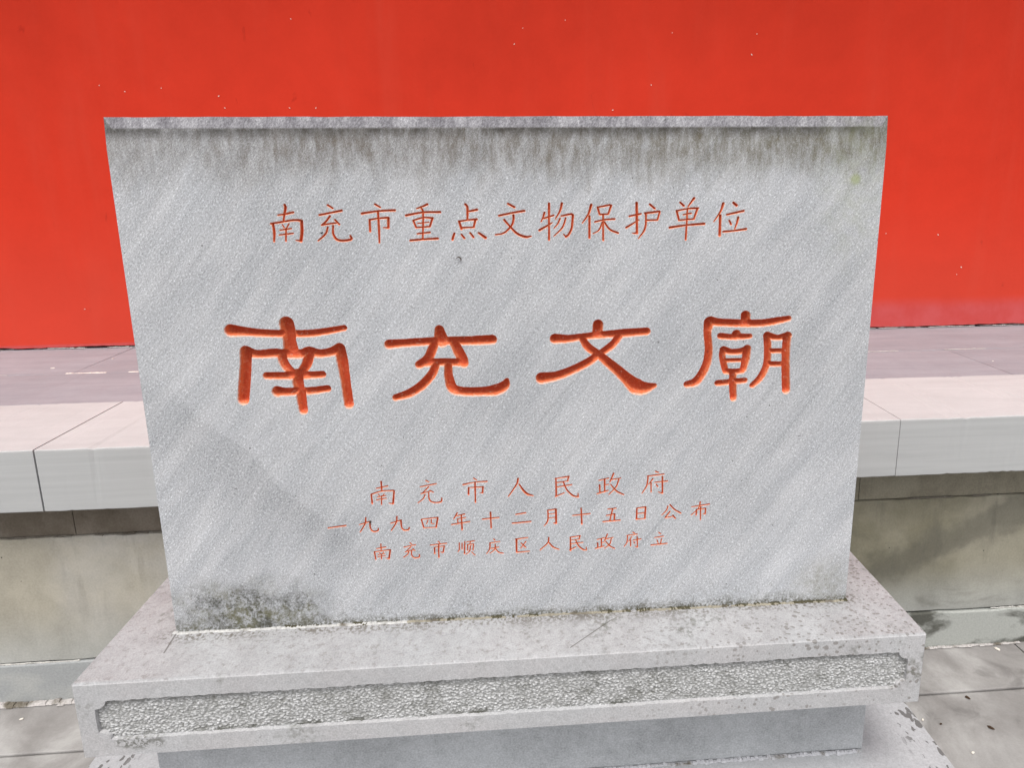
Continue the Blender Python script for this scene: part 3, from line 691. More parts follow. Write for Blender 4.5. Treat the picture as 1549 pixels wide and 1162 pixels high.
# ------------------------------------------------------------------ inscribed tablet
GLYPHS = [
    (0, '南', '-488.4 581.9 11.03,-463.8 579.3 8.01,-435.4 576.1 6.89,-399.1 574.2 6.54,-358.6 573.7 6.57,-329.2 576.7 6.20,-296.8 582.1 5.25;-394.0 592.3 12.28,-392.4 580.1 12.69,-391.5 561.8 10.80,-390.3 543.4 13.16;-467.4 544.3 9.98,-448.7 538.7 7.31,-419.6 540.0 8.11,-406.2 538.7 7.74,-390.8 537.3 8.14,-371.3 537.8 8.16,-359.4 541.0 9.33,-342.2 537.1 7.40,-322.4 539.7 7.81,-307.3 545.5 9.77;-467.4 544.3 9.98,-470.1 518.7 9.64,-475.2 487.8 10.07,-480.4 456.5 9.73;-307.3 545.5 9.77,-304.1 522.7 9.81,-301.1 482.9 8.30,-298.5 442.6 8.36;-408.4 535.7 7.74,-402.4 517.0 8.16,-390.9 503.2 6.82;-359.8 536.5 8.95,-366.2 518.1 8.58,-376.2 503.8 7.42;-436.1 499.2 6.60,-409.9 498.5 6.62,-384.6 497.8 7.42,-361.0 498.2 6.66,-340.3 499.1 6.28;-420.4 469.9 9.77,-406.8 468.7 7.44,-385.1 468.9 7.07,-357.5 469.8 6.69,-333.6 472.7 6.31;-382.8 501.9 8.78,-383.7 485.2 9.79,-380.9 468.3 8.25,-380.2 457.8 8.66,-378.7 433.3 7.51'),
    (0, '充', '-221.2 550.9 8.52,-200.7 552.2 7.47,-147.0 554.7 7.15,-111.2 554.8 7.54,-75.2 554.3 8.29,-40.9 555.3 8.68;-132.7 575.7 7.85,-131.4 564.5 10.73,-129.1 555.2 11.82;-139.9 555.4 7.51,-147.9 537.0 8.25,-155.8 522.1 8.62,-170.7 512.2 7.54;-109.5 552.9 7.54,-101.2 535.8 9.37,-94.5 520.6 9.41,-92.1 512.9 8.15;-166.9 514.9 7.19,-145.3 515.8 7.20,-120.0 515.6 7.22,-92.1 513.9 7.25;-141.9 510.5 7.21,-149.9 493.6 7.95,-169.0 473.2 8.32,-191.5 459.4 7.96,-215.4 452.5 6.14;-119.9 509.9 6.87,-120.2 490.9 7.62,-116.4 473.6 8.37;-120.2 490.9 7.62,-114.8 467.8 9.11,-96.8 460.5 8.41,-60.2 459.5 8.44,-36.3 461.7 10.67,-21.3 469.0 9.20,-16.5 479.4 4.04'),
    (0, '文', '70.9 554.2 9.16,94.8 553.7 6.98,122.3 557.2 5.89,159.2 559.7 6.65,196.2 561.7 7.79,236.1 564.0 7.07;148.1 578.4 9.20,147.2 567.5 9.21,143.5 560.1 6.45;118.7 555.0 6.07,129.7 537.7 7.39,148.3 523.9 7.05,159.5 514.1 8.01,182.0 494.3 9.36,201.0 476.3 10.92,218.1 461.2 15.13,233.3 457.4 11.75,252.2 461.6 4.55;186.1 555.3 6.49,174.1 540.4 7.05,153.8 525.7 6.50,129.7 509.1 7.43,100.0 494.5 7.80,72.1 484.7 8.53,46.1 481.5 10.73'),
    (0, '廟', '416.1 589.5 8.82,416.6 580.7 8.46;352.0 580.2 9.13,368.5 577.6 7.32,416.3 574.8 7.00,447.6 574.8 7.02,475.1 578.5 6.67,496.2 582.3 5.19;350.2 578.4 10.05,347.3 560.0 6.96,350.5 532.1 7.00,349.3 505.8 7.77,340.9 483.4 8.16,328.5 466.6 8.18,312.9 462.3 6.31;371.4 552.4 5.89,388.1 550.2 5.53,400.9 550.5 5.91,413.9 550.2 5.55,425.8 550.8 4.81;400.7 554.7 8.48,400.9 551.0 7.75;378.1 525.8 7.03,376.8 512.7 5.93,382.4 489.9 5.96;378.0 526.2 7.03,393.0 522.0 5.56,411.5 523.1 5.94,422.4 527.1 7.06;422.4 527.5 7.06,420.6 507.8 7.45,416.9 488.9 6.35;378.9 506.0 3.71,416.0 506.0 3.73;383.5 485.6 5.22,402.2 484.2 5.60,415.2 485.7 5.23;397.7 479.9 6.35,398.9 455.0 6.75,400.8 433.8 6.40;369.6 463.1 5.60,397.5 465.0 5.62,420.8 466.9 5.25;458.2 551.0 7.43,460.4 529.4 6.71,461.0 503.0 6.74,457.2 486.0 6.76,447.9 469.0 6.40,435.4 456.9 5.27;458.2 551.0 7.43,477.0 546.8 5.21,497.3 550.1 7.09;496.3 550.1 7.46,494.9 528.6 7.49,496.4 490.6 7.54,500.1 446.3 7.60;461.7 522.2 4.48,493.5 522.0 4.50;461.3 496.9 5.25,493.2 496.8 4.89'),
    (1, '南', '-378.6 794.9 1.98,-377.7 790.0 2.38,-380.8 777.2 1.79,-382.5 769.2 1.59;-390.5 778.3 1.39,-379.6 779.5 1.59,-365.7 782.5 1.99;-403.5 763.9 1.79,-384.7 766.9 1.59,-364.9 769.6 1.80,-354.2 768.5 2.40;-400.7 763.5 2.19,-399.6 749.5 2.20,-401.4 734.5 1.60;-353.3 767.9 2.60,-353.9 751.0 2.61,-357.1 734.5 2.61;-357.1 734.5 2.21,-364.9 736.0 1.00;-385.1 762.3 1.00,-382.6 757.3 1.20;-374.3 763.2 1.20,-378.8 756.3 1.00;-389.9 753.0 1.20,-371.0 755.6 1.20;-391.6 745.0 1.20,-368.8 747.5 1.40;-379.9 755.3 1.40,-381.8 734.9 1.40'),
    (1, '充', '-308.0 793.8 1.80,-300.5 788.6 1.60;-323.0 777.5 1.80,-303.0 781.3 1.61,-286.1 784.5 2.01;-305.9 775.3 1.81,-313.1 766.5 1.61,-320.4 760.6 1.61;-320.4 760.6 1.41,-306.5 762.8 1.41,-296.5 763.9 1.41;-298.1 769.3 1.61,-291.7 761.8 1.81;-310.9 756.8 1.61,-315.7 745.5 1.61,-328.5 734.5 1.21;-301.8 759.3 1.61,-302.8 746.3 1.82,-297.6 736.2 2.23,-286.8 734.0 2.03,-273.7 736.2 2.03,-274.3 741.9 1.82'),
    (1, '市', '-230.1 794.4 1.82,-221.9 789.4 1.62;-252.8 779.3 2.02,-225.8 783.0 1.62,-197.9 784.1 2.03;-240.7 768.6 1.82,-240.9 749.5 1.83;-240.7 768.6 1.62,-224.6 771.0 1.42,-209.6 771.7 2.03;-209.3 771.3 2.23,-210.2 755.2 2.04;-210.3 754.8 1.83,-218.6 755.3 0.81;-225.9 782.4 1.82,-226.0 755.4 1.83,-226.8 730.1 1.43'),
    (1, '重', '-160.9 786.7 1.22,-149.7 790.6 1.63,-143.2 793.5 2.04;-179.5 775.3 2.04,-150.2 780.2 1.63,-122.1 780.3 2.05;-168.0 766.8 1.63,-163.6 754.6 1.64;-168.0 766.8 1.43,-150.7 771.2 1.43,-135.1 770.4 1.84;-135.7 769.4 1.84,-140.4 756.4 1.64;-160.2 761.7 1.02,-142.0 763.5 1.03;-163.6 754.6 1.43,-140.4 756.0 1.44;-162.1 744.1 1.44,-140.8 746.3 1.65;-174.4 732.9 1.85,-152.5 734.6 1.65,-128.2 735.5 2.06;-153.5 786.7 1.43,-150.7 778.6 1.63,-153.5 735.2 1.44'),
    (1, '点', '-79.1 792.9 2.05,-75.9 786.9 2.06,-76.6 766.7 1.65;-74.7 780.8 1.44,-59.8 783.7 2.06;-90.9 764.3 1.86,-87.3 751.3 2.07;-90.9 764.3 1.44,-74.6 766.5 1.45,-61.0 767.2 2.07;-63.0 766.6 1.86,-66.3 754.5 1.66;-87.2 753.3 1.65,-65.5 754.1 1.45;-99.8 743.7 1.86,-103.2 733.6 2.07;-87.7 741.9 1.66,-83.0 735.7 1.87;-72.7 744.4 1.66,-67.5 737.2 1.87;-58.1 744.2 1.87,-47.1 735.9 2.50'),
    (1, '文', '-6.9 793.2 1.86,3.8 787.1 1.87;-22.6 773.2 1.87,1.9 778.0 1.66,20.3 780.8 2.08;1.8 773.3 2.08,1.6 764.8 1.87,-2.7 754.7 1.67,-15.2 743.6 1.46,-29.6 740.8 1.25;-14.3 766.0 1.87,-4.7 754.7 1.67,7.3 742.3 2.09,21.5 736.4 2.31,31.4 737.5 1.26'),
    (1, '物', '55.0 777.4 1.88,52.5 769.3 1.47,49.1 762.3 1.05;52.4 767.3 1.26,70.4 772.6 1.68;63.0 792.9 1.88,62.3 730.9 1.69;46.0 747.6 2.10,63.0 757.0 1.47,68.2 760.4 0.84;84.9 792.7 2.09,81.8 780.2 1.68,73.8 766.5 1.05;83.7 771.4 1.47,100.2 774.3 1.89,103.9 772.2 2.10;103.9 771.8 2.10,101.8 751.4 1.90,97.0 740.2 2.11,91.7 735.5 1.90;91.7 735.5 1.69,87.6 740.3 0.84;81.6 767.0 1.47,77.4 757.8 1.26,71.2 750.8 0.84;91.5 767.9 1.47,85.6 751.6 1.48,71.1 737.4 0.84'),
    (1, '保', '135.6 789.8 2.32,130.5 773.6 1.69,120.1 759.0 0.85;132.5 770.5 1.90,132.6 733.5 1.91;146.6 785.6 1.69,150.1 773.3 1.69;146.6 785.6 1.48,167.6 789.4 1.69;170.1 788.4 1.90,165.3 774.2 1.69;150.1 773.3 1.48,165.3 773.8 1.48;141.9 760.8 1.48,158.5 764.1 1.48,176.1 765.3 1.70;156.3 773.3 1.48,156.6 729.1 1.71;155.0 760.0 1.48,149.2 746.7 1.27,138.8 740.7 0.85;158.5 760.0 1.49,167.9 747.5 1.70,182.6 741.1 1.71'),
    (1, '护', '202.1 769.7 1.70,221.9 773.6 1.71;214.3 792.0 2.33,215.7 740.7 2.14;215.8 740.1 1.71,207.8 740.6 0.86;196.7 750.3 1.92,218.9 763.4 1.07;237.3 789.8 1.70,245.8 782.5 1.92;229.2 774.5 1.92,254.3 777.3 1.92;254.9 776.3 1.71,251.4 763.0 1.50;232.6 762.6 1.50,251.4 762.8 1.50;230.7 774.5 1.71,231.0 756.0 1.71,227.7 743.7 1.72,218.4 731.3 0.86'),
    (1, '单', '290.5 792.3 1.71,297.0 786.5 1.93;314.5 799.2 2.36,304.4 785.0 1.07;284.7 778.0 1.93,289.3 761.5 1.72;284.7 778.0 1.50,303.5 781.5 1.50,322.0 782.2 1.94;321.2 781.4 1.94,315.6 764.3 1.73;296.4 771.3 1.29,310.1 773.7 1.51;289.3 761.9 1.51,315.7 763.7 1.51;273.2 749.3 2.15,302.3 753.1 1.73,334.0 755.2 2.16;303.5 780.9 1.50,303.1 761.4 1.51,302.0 728.1 1.73'),
    (1, '位', '366.5 789.9 2.38,361.8 775.2 1.73,350.8 758.8 0.87;362.1 769.0 2.38,362.4 734.7 2.40;384.4 791.0 2.16,390.4 786.2 2.38;373.7 770.5 1.73,403.2 776.8 1.96;378.4 760.5 1.52,381.9 753.8 1.74;394.1 765.5 2.18,392.4 756.2 1.74,388.7 745.4 1.09;368.6 740.9 1.96,389.9 742.7 1.53,409.0 745.2 2.19'),
    (2, '南', '-251.5 291.7 1.51,-251.3 274.0 1.26;-261.0 278.5 1.01,-240.2 282.5 1.26;-270.9 266.7 1.26,-270.3 248.9 1.77;-270.8 267.2 1.26,-251.9 272.7 1.26,-230.1 273.2 1.52;-229.1 272.3 1.52,-232.3 247.3 1.78;-232.4 246.7 1.27,-239.8 248.1 0.80;-258.5 267.0 0.80,-256.2 263.3 0.80;-247.3 267.6 0.80,-250.5 263.1 0.80;-260.1 260.8 1.01,-245.0 263.4 1.01;-261.7 255.4 1.01,-244.1 258.2 1.01;-252.5 263.2 1.01,-253.6 246.0 1.01'),
    (2, '充', '-170.1 290.7 1.27,-165.3 287.8 1.02;-180.7 278.6 1.02,-151.8 283.7 1.27;-165.8 277.4 1.27,-177.6 265.6 1.02;-180.2 264.9 1.02,-162.5 269.1 1.02;-163.6 270.5 1.02,-157.6 266.7 1.02;-172.8 262.7 1.02,-176.9 254.6 1.02,-186.6 246.8 0.80;-166.4 266.0 1.02,-165.7 252.8 1.28,-158.5 246.4 1.28,-144.7 247.0 1.54,-142.6 254.6 1.02'),
    (2, '市', '-82.5 291.9 1.28,-77.6 288.1 1.03;-102.3 279.8 1.54,-81.5 283.7 1.03,-58.3 284.7 1.54;-92.5 273.2 1.54,-93.0 259.4 1.54;-92.5 273.2 1.03,-65.5 274.0 1.29;-66.0 273.5 1.54,-67.1 262.0 1.55;-67.1 261.4 1.29,-71.7 262.4 0.80;-80.3 283.6 1.54,-80.9 243.2 1.29'),
    (2, '人', '-0.6 287.9 1.81,-3.4 276.5 1.55,-19.2 252.9 1.04;1.2 276.3 1.30,9.1 263.6 2.08,16.6 255.8 2.34,27.3 252.3 1.04'),
    (2, '民', '70.0 286.0 1.30,70.4 250.0 1.57;68.7 285.2 1.04,94.3 288.6 1.57;93.8 288.1 1.57,91.7 279.6 1.05;71.2 277.1 1.04,93.0 279.6 1.05;68.8 248.7 1.31,85.1 255.8 1.05;71.1 268.0 1.05,99.3 271.9 1.31;84.0 277.2 1.31,90.3 261.7 1.31,101.8 249.3 1.84,111.6 246.4 1.58;111.6 247.0 1.32,111.4 253.9 0.80'),
    (2, '政', '150.8 278.7 1.05,168.9 282.2 1.32;161.6 279.7 1.58,161.8 254.7 1.32;152.1 269.0 1.58,153.0 254.2 1.32;162.5 268.6 1.06,168.9 269.7 1.06;147.8 251.6 1.32,167.7 257.2 1.32;178.6 291.4 1.58,171.5 273.8 1.06;175.3 279.1 1.06,192.1 281.3 1.06;188.3 278.6 1.32,183.2 263.6 1.32,169.6 248.8 0.80;172.8 269.5 1.06,184.6 255.2 1.59,197.7 247.7 1.33'),
    (2, '府', '258.1 292.6 1.33,263.4 290.2 1.33;242.7 283.5 1.33,273.9 286.4 1.33;244.0 282.0 1.33,241.8 264.0 1.33,232.9 249.0 0.80;253.2 277.5 1.33,245.6 266.7 0.80;250.0 269.3 1.33,250.4 251.1 1.07;257.3 270.4 1.07,281.3 272.3 1.34;271.4 281.0 1.60,272.2 247.4 1.61;271.7 247.2 1.34,264.3 250.6 0.80;260.0 266.1 1.07,262.7 261.8 1.34'),
    (3, '一', '-353.6 202.8 1.26,-336.0 204.8 1.26,-321.5 206.4 1.52'),
    (3, '九', '-283.9 220.5 1.27,-286.0 208.2 1.27,-295.8 192.5 1.02;-296.0 207.2 1.02,-276.2 212.7 1.27;-276.7 211.9 1.53,-277.0 199.4 1.27,-272.0 192.2 1.53,-263.7 193.3 1.53,-262.6 198.0 1.02'),
    (3, '九', '-226.9 220.8 1.28,-228.9 208.4 1.28,-238.6 192.7 1.02;-238.9 207.5 1.02,-219.6 212.8 1.28;-220.1 212.0 1.54,-219.4 198.3 1.28,-214.9 192.5 1.54,-207.1 193.0 1.54,-205.6 197.4 1.03'),
    (3, '四', '-182.3 212.5 1.28,-178.6 195.6 1.29;-182.3 213.1 1.03,-151.9 215.4 1.29;-151.9 214.8 1.55,-155.8 195.4 1.55;-178.6 195.6 1.03,-155.8 195.4 1.03;-170.3 210.1 1.03,-173.2 203.2 0.80;-164.0 211.2 1.03,-164.0 204.2 1.03,-159.3 203.2 0.80'),
    (3, '年', '-115.4 223.0 1.29,-122.2 211.6 1.03;-117.4 217.0 1.03,-102.0 220.2 1.29;-115.1 210.7 1.04,-100.5 213.2 1.04;-115.1 210.4 1.04,-114.9 202.9 1.04;-126.5 199.8 1.29,-93.2 204.7 1.30;-108.0 217.7 1.29,-107.8 188.5 1.56'),
    (3, '十', '-68.8 208.4 1.30,-38.1 210.5 1.30;-53.6 221.8 1.56,-53.3 189.5 1.31'),
    (3, '二', '-6.0 215.5 1.31,12.1 218.1 1.31;-13.3 197.6 1.31,21.2 199.7 1.58'),
    (3, '月', '53.9 221.4 1.32,54.5 207.3 1.32,52.8 197.5 1.32,47.0 189.8 0.80;53.9 221.4 1.05,69.4 223.0 1.58;69.4 222.1 1.84,69.6 193.9 1.85;69.1 193.4 1.32,64.7 194.7 0.80;55.1 213.5 0.80,68.0 214.6 0.80;55.0 205.0 0.80,67.9 206.2 0.80'),
    (3, '十', '101.1 208.7 1.06,134.1 211.2 1.33;117.2 222.9 1.32,118.5 190.4 1.60'),
    (3, '五', '168.0 218.8 1.07,183.6 220.1 1.33;177.1 218.4 1.33,172.1 195.1 1.34;165.5 205.9 1.07,181.1 208.4 1.34;181.1 208.1 1.60,180.5 195.6 1.34;159.0 193.4 1.34,191.7 195.1 1.34'),
    (3, '日', '223.7 218.5 1.34,223.3 195.8 1.61;223.7 218.5 1.07,240.0 220.3 1.61;240.5 219.7 1.61,239.3 196.5 1.62;224.4 207.1 1.07,238.3 208.5 1.08;223.3 195.8 1.08,239.1 196.5 1.08'),
    (3, '公', '283.4 220.2 1.35,281.0 211.8 1.08,272.0 202.2 0.81;287.3 222.9 1.35,296.8 212.5 1.35,308.4 204.9 1.63;287.7 208.7 1.35,278.7 196.2 1.35;278.7 196.2 1.08,294.5 198.4 1.08;293.1 201.3 1.08,298.1 194.5 1.63'),
    (3, '布', '329.8 216.8 1.08,363.6 221.1 1.36;345.9 226.7 1.36,343.2 213.4 1.09,329.0 199.8 0.82;339.3 210.7 1.36,338.9 199.3 1.36;339.3 210.7 1.09,356.5 212.6 1.36;356.8 212.0 1.36,356.4 201.4 1.36;356.4 200.6 1.09,352.1 201.9 0.82;347.1 216.1 1.36,347.5 189.5 1.09'),
    (4, '南', '-259.9 165.6 1.28,-260.0 152.3 1.03;-268.0 156.4 1.03,-251.5 159.0 1.29;-272.7 150.1 1.29,-271.2 134.4 1.29;-272.7 150.1 1.03,-243.7 153.0 1.29;-243.3 152.4 1.55,-246.6 134.6 1.55;-246.6 134.4 1.29,-252.1 135.8 0.80;-263.5 147.7 0.80,-261.7 144.7 0.80;-255.9 148.4 0.80,-258.1 145.1 0.80;-266.3 143.3 0.80,-253.6 145.5 0.80;-266.6 139.3 0.80,-253.1 140.9 0.80;-259.9 145.2 0.80,-260.6 134.5 1.03'),
    (4, '充', '-206.0 165.9 1.03,-203.1 163.0 1.03;-217.4 157.4 1.03,-196.1 161.2 1.03;-204.7 156.8 1.03,-212.8 149.2 1.04;-215.4 147.4 1.04,-201.3 150.4 1.04;-201.6 153.3 1.04,-197.5 149.4 1.04;-209.1 147.1 1.04,-211.9 141.5 1.04,-219.3 136.2 0.80;-203.9 148.2 1.04,-203.9 139.7 1.04,-199.6 134.4 1.30,-190.6 135.1 1.30,-190.0 140.8 1.04'),
    (4, '市', '-153.4 166.3 1.04,-151.0 163.4 1.04;-168.2 159.4 1.04,-138.3 161.6 1.30;-160.9 153.3 1.30,-160.9 141.1 1.30;-160.8 153.9 0.80,-142.3 156.2 1.04;-142.6 155.6 1.30,-145.0 143.2 1.30;-145.5 142.6 1.04,-149.3 144.2 0.80;-152.9 160.6 1.30,-153.6 133.0 1.31'),
    (4, '顺', '-114.0 161.1 1.04,-114.5 148.3 1.05,-117.3 142.7 0.80;-108.9 160.3 1.04,-109.4 148.1 1.05;-103.7 163.5 1.04,-105.1 138.4 1.31;-99.8 162.7 1.05,-85.7 164.3 1.05;-92.9 162.4 0.80,-94.9 157.4 0.80;-98.8 156.1 1.05,-98.7 144.7 1.05;-98.8 156.7 1.05,-87.2 157.9 1.05;-87.5 157.0 1.05,-88.9 145.1 1.05;-93.2 153.9 1.05,-95.4 143.1 1.05,-101.6 137.1 0.80;-91.6 141.5 0.80,-85.4 134.6 1.05'),
    (4, '庆', '-49.1 166.6 1.05,-47.1 163.7 1.05;-57.1 158.5 1.05,-38.2 161.0 1.05;-56.3 157.9 1.31,-57.4 145.6 1.05,-63.4 136.5 0.80;-54.0 146.9 1.05,-40.3 149.1 1.05;-46.6 155.1 1.05,-47.6 145.2 1.05,-56.9 137.0 0.80;-46.8 146.0 1.05,-40.1 138.2 1.32,-31.8 135.8 1.06'),
    (4, '区', '-7.9 164.2 1.32,15.0 166.6 1.06;-6.3 163.3 1.85,-6.4 137.5 1.59;-6.4 136.6 1.33,17.6 137.8 1.06;11.7 158.7 1.06,1.6 144.9 0.80;2.3 155.7 1.06,10.7 146.2 1.33'),
    (4, '人', '55.3 164.7 1.33,53.1 153.4 1.33,38.5 139.7 1.07;55.7 153.8 1.33,63.4 144.3 1.60,74.6 138.9 1.07'),
    (4, '民', '96.7 163.4 1.33,96.6 135.5 1.61;95.7 163.4 1.07,115.1 165.4 1.34;114.5 164.9 1.34,113.2 157.8 1.07;96.7 157.1 0.80,113.2 158.6 0.80;95.6 137.0 1.34,106.6 142.3 1.07;97.5 149.9 1.07,120.3 151.7 1.07;106.7 156.6 1.07,111.9 144.9 1.34,121.0 136.4 1.61,127.1 135.5 1.34;127.1 136.1 1.08,126.6 141.3 0.81'),
    (4, '政', '148.1 156.2 1.07,161.8 159.3 1.08;156.0 157.3 1.34,156.1 139.9 1.08;148.7 148.9 1.34,149.2 140.3 1.35;156.6 149.2 0.81,161.3 150.1 0.81;144.8 137.6 1.35,161.4 142.0 1.08;167.5 166.8 1.34,162.4 152.6 1.08;165.8 156.8 1.08,178.1 159.1 1.08;175.0 156.4 1.08,171.9 145.0 1.08,161.9 136.8 0.81;164.5 151.1 1.08,172.5 141.5 1.35,181.8 135.8 1.08'),
    (4, '府', '217.1 168.3 1.35,220.3 166.4 1.08;205.3 162.2 1.08,225.1 164.2 1.08;206.6 160.7 1.08,205.5 147.8 1.08,200.3 139.3 0.81;214.6 158.9 1.08,208.9 149.1 0.81;212.6 151.8 1.08,212.7 139.6 1.08;217.9 151.5 1.08,232.7 153.7 1.08;225.2 158.4 1.35,226.1 136.7 1.09;225.5 136.7 1.09,221.5 138.3 0.81;218.7 148.0 0.81,220.6 145.0 1.08'),
    (4, '立', '267.0 166.0 1.09,270.7 163.0 1.09;259.7 155.4 1.09,276.2 157.5 1.09;263.9 150.0 1.09,265.9 144.1 1.09;272.6 151.9 1.09,270.7 141.0 0.82;252.6 139.8 1.36,283.5 142.1 1.37'),
]

SY = -0.0097
tab = empty('inscribed_tablet', (0, 0, 0), SY, label='upright grey stone tablet carved with red Chinese characters, standing on the pedestal', cat='stone tablet')

def catmull(P, k=4):
    P = np.array(P, float)
    if len(P) < 3: return P
    Q = np.vstack([2 * P[0] - P[1], P, 2 * P[-1] - P[-2]]); o = []
    for i in range(1, len(Q) - 2):
        for t in np.arange(k) / k:
            a, b, c, d = Q[i - 1], Q[i], Q[i + 1], Q[i + 2]
            p = .5 * (2 * b + (c - a) * t + (2 * a - 5 * b + 4 * c - d) * t * t + (3 * b - a - 3 * c + d) * t ** 3)
            p[2] = b[2] + (c[2] - b[2]) * t
            o.append(p)
    o.append(P[-1]); return np.array(o)

def field(px, pz, strokes, kd, dmax):
    """edge distance, carved depth and relative depth at points (mm)"""
    edge = np.full(px.shape, -99.0); dep = np.zeros(px.shape); rel = np.zeros(px.shape)
    for S in strokes:
        sd_ = np.zeros(px.shape); se = np.full(px.shape, -99.0); sr = np.zeros(px.shape)
        for a, b in zip(S[:-1], S[1:]):
            ab = b[:2] - a[:2]; L2 = ab @ ab + 1e-9
            t = np.clip(((px - a[0]) * ab[0] + (pz - a[1]) * ab[1]) / L2, 0, 1)
            d = np.hypot(px - a[0] - t * ab[0], pz - a[1] - t * ab[1]); r = a[2] + (b[2] - a[2]) * t
            e = r - d; v = np.clip((pz - a[1] - t * ab[1]) / r, -1, 1)       # the chisel came from below: steep upper wall, sloping lower one
            q = np.clip(1 - np.clip(d / r, 0, 1) ** (2.3 + 1.5 * v), 0, 1) ** (.62 - .2 * v)
            dd = np.minimum(kd * r, dmax) * (q if dmax > 8 else .5 * q + .5 * np.clip(1 - d / r, 0, 1))
            se = np.maximum(se, e); m = dd > sd_; sd_ = np.where(m, dd, sd_); sr = np.where(m, q, sr)
        edge = np.maximum(edge, se); m = sd_ > dep; dep = np.where(m, sd_, dep); rel = np.where(m, sr, rel)
    return edge, dep, rel

holes = []
for gi, (row, name, data) in enumerate(GLYPHS):
    strokes = [catmull([[float(c) for c in p.split()] for p in s.split(',')]) for s in data.split(';')]
    cell = 1.25 if row == 0 else (.62 if row == 1 else .5)
    rim = .6 if row == 0 else (.5 if row == 1 else .4)          # paint smeared over the lip of the groove
    kd, dmax = (1.5, 15) if row == 0 else (1.9, 6.0)
    allp = np.vstack(strokes); pad = allp[:, 2].max() + rim + 2 * cell
    x0, x1 = allp[:, 0].min() - pad, allp[:, 0].max() + pad; z0, z1 = allp[:, 1].min() - pad, allp[:, 1].max() + pad
    ax = np.arange(x0, x1 + cell, cell); az_ = np.arange(z0, z1 + cell, cell)
    X, Z = np.meshgrid(ax, az_)
    E_, D_, Q_ = field(X, Z, strokes, kd, dmax)
    wob = np.random.RandomState(gi + 3).uniform(-1, 1, E_.shape)
    wob = (wob + np.roll(wob, 1, 0) + np.roll(wob, 1, 1) + np.roll(np.roll(wob, 1, 0), 1, 1)) / 4
    Fld = E_ + rim + wob * (.45 if row == 0 else .18)
    # marching squares
    ids = {}; cp = []; segs = []
    def cross(i, j, k, l):
        key = (i, j, k, l)
        if key not in ids:
            a, b = Fld[i, j], Fld[k, l]; t = a / (a - b); t = min(max(t, .06), .94)
            ids[key] = len(cp); cp.append((X[i, j] + (X[k, l] - X[i, j]) * t, Z[i, j] + (Z[k, l] - Z[i, j]) * t))
        return ids[key]
    S_ = Fld > 0
    code = S_[:-1, :-1] * 1 + S_[:-1, 1:] * 2 + S_[1:, 1:] * 4 + S_[1:, :-1] * 8
    for i, j in zip(*np.nonzero((code > 0) & (code < 15))):
        c = code[i, j]
        B = lambda: cross(i, j, i, j + 1); Rr = lambda: cross(i, j + 1, i + 1, j + 1); T_ = lambda: cross(i + 1, j, i + 1, j + 1); Lf = lambda: cross(i, j, i + 1, j)
        tbl = {1: [(B, Lf)], 2: [(B, Rr)], 3: [(Lf, Rr)], 4: [(Rr, T_)], 5: [(B, Rr), (Lf, T_)], 6: [(B, T_)], 7: [(Lf, T_)], 8: [(Lf, T_)], 9: [(B, T_)],
               10: [(B, Lf), (Rr, T_)], 11: [(Rr, T_)], 12: [(Lf, Rr)], 13: [(B, Rr)], 14: [(B, Lf)]}[int(c)]
        for p, q2 in tbl: segs.append((p(), q2()))
    inner = np.nonzero(Fld > .3 * cell)
    ip = np.stack([X[inner], Z[inner]], 1)
    pts = [Vector(p) for p in cp] + [Vector(p) for p in ip]
    vo, eo, fo = delaunay_2d_cdt(pts, segs, [], 0, 1e-6)[:3]
    vo = np.array([(v[0], v[1]) for v in vo]); fo = np.array([tuple(f) for f in fo if len(f) == 3])
    c = vo[fo].mean(1)
    # a triangle belongs to the groove when the interpolated field is positive at its centre
    def fsample(p, ax=ax, az_=az_, cell=cell, Fld=Fld):
        u = (p[:, 0] - ax[0]) / cell; w = (p[:, 1] - az_[0]) / cell
        i, j = np.clip(w.astype(int), 0, len(az_) - 2), np.clip(u.astype(int), 0, len(ax) - 2); fu, fw = u - j, w - i
        return Fld[i, j] * (1 - fu) * (1 - fw) + Fld[i, j + 1] * fu * (1 - fw) + Fld[i + 1, j] * (1 - fu) * fw + Fld[i + 1, j + 1] * fu * fw
    keep = fsample(c) > 0
    fo = fo[keep]
    e_, d_, q_ = field(vo[:, 0], vo[:, 1], strokes, kd, dmax)
    V = np.stack([vo[:, 0] / 1000, np.where(e_ > 0, d_, 0) / 1000, vo[:, 1] / 1000], 1)
    o = mesh_obj('carved_character', V, fo, PAINT, tab, smooth=True,
                 label='%s carved character %s in worn red-orange paint' % ('large' if row == 0 else 'small', name))
    at = o.data.attributes.new('groove', 'FLOAT', 'POINT'); at.data.foreach_set('value', q_.astype(np.float32))
    bm = bmesh.new(); bm.from_mesh(o.data)
    bmesh.ops.delete(bm, geom=[v for v in bm.verts if not v.link_faces], context='VERTS')
    bm.faces.ensure_lookup_table()
    for f in bm.faces:
        if f.normal.y > 0: f.normal_flip()
    bm.to_mesh(o.data); bm.free()
    holes.append((cp, segs, fsample, (ax[0], ax[-2], az_[0], az_[-2])))

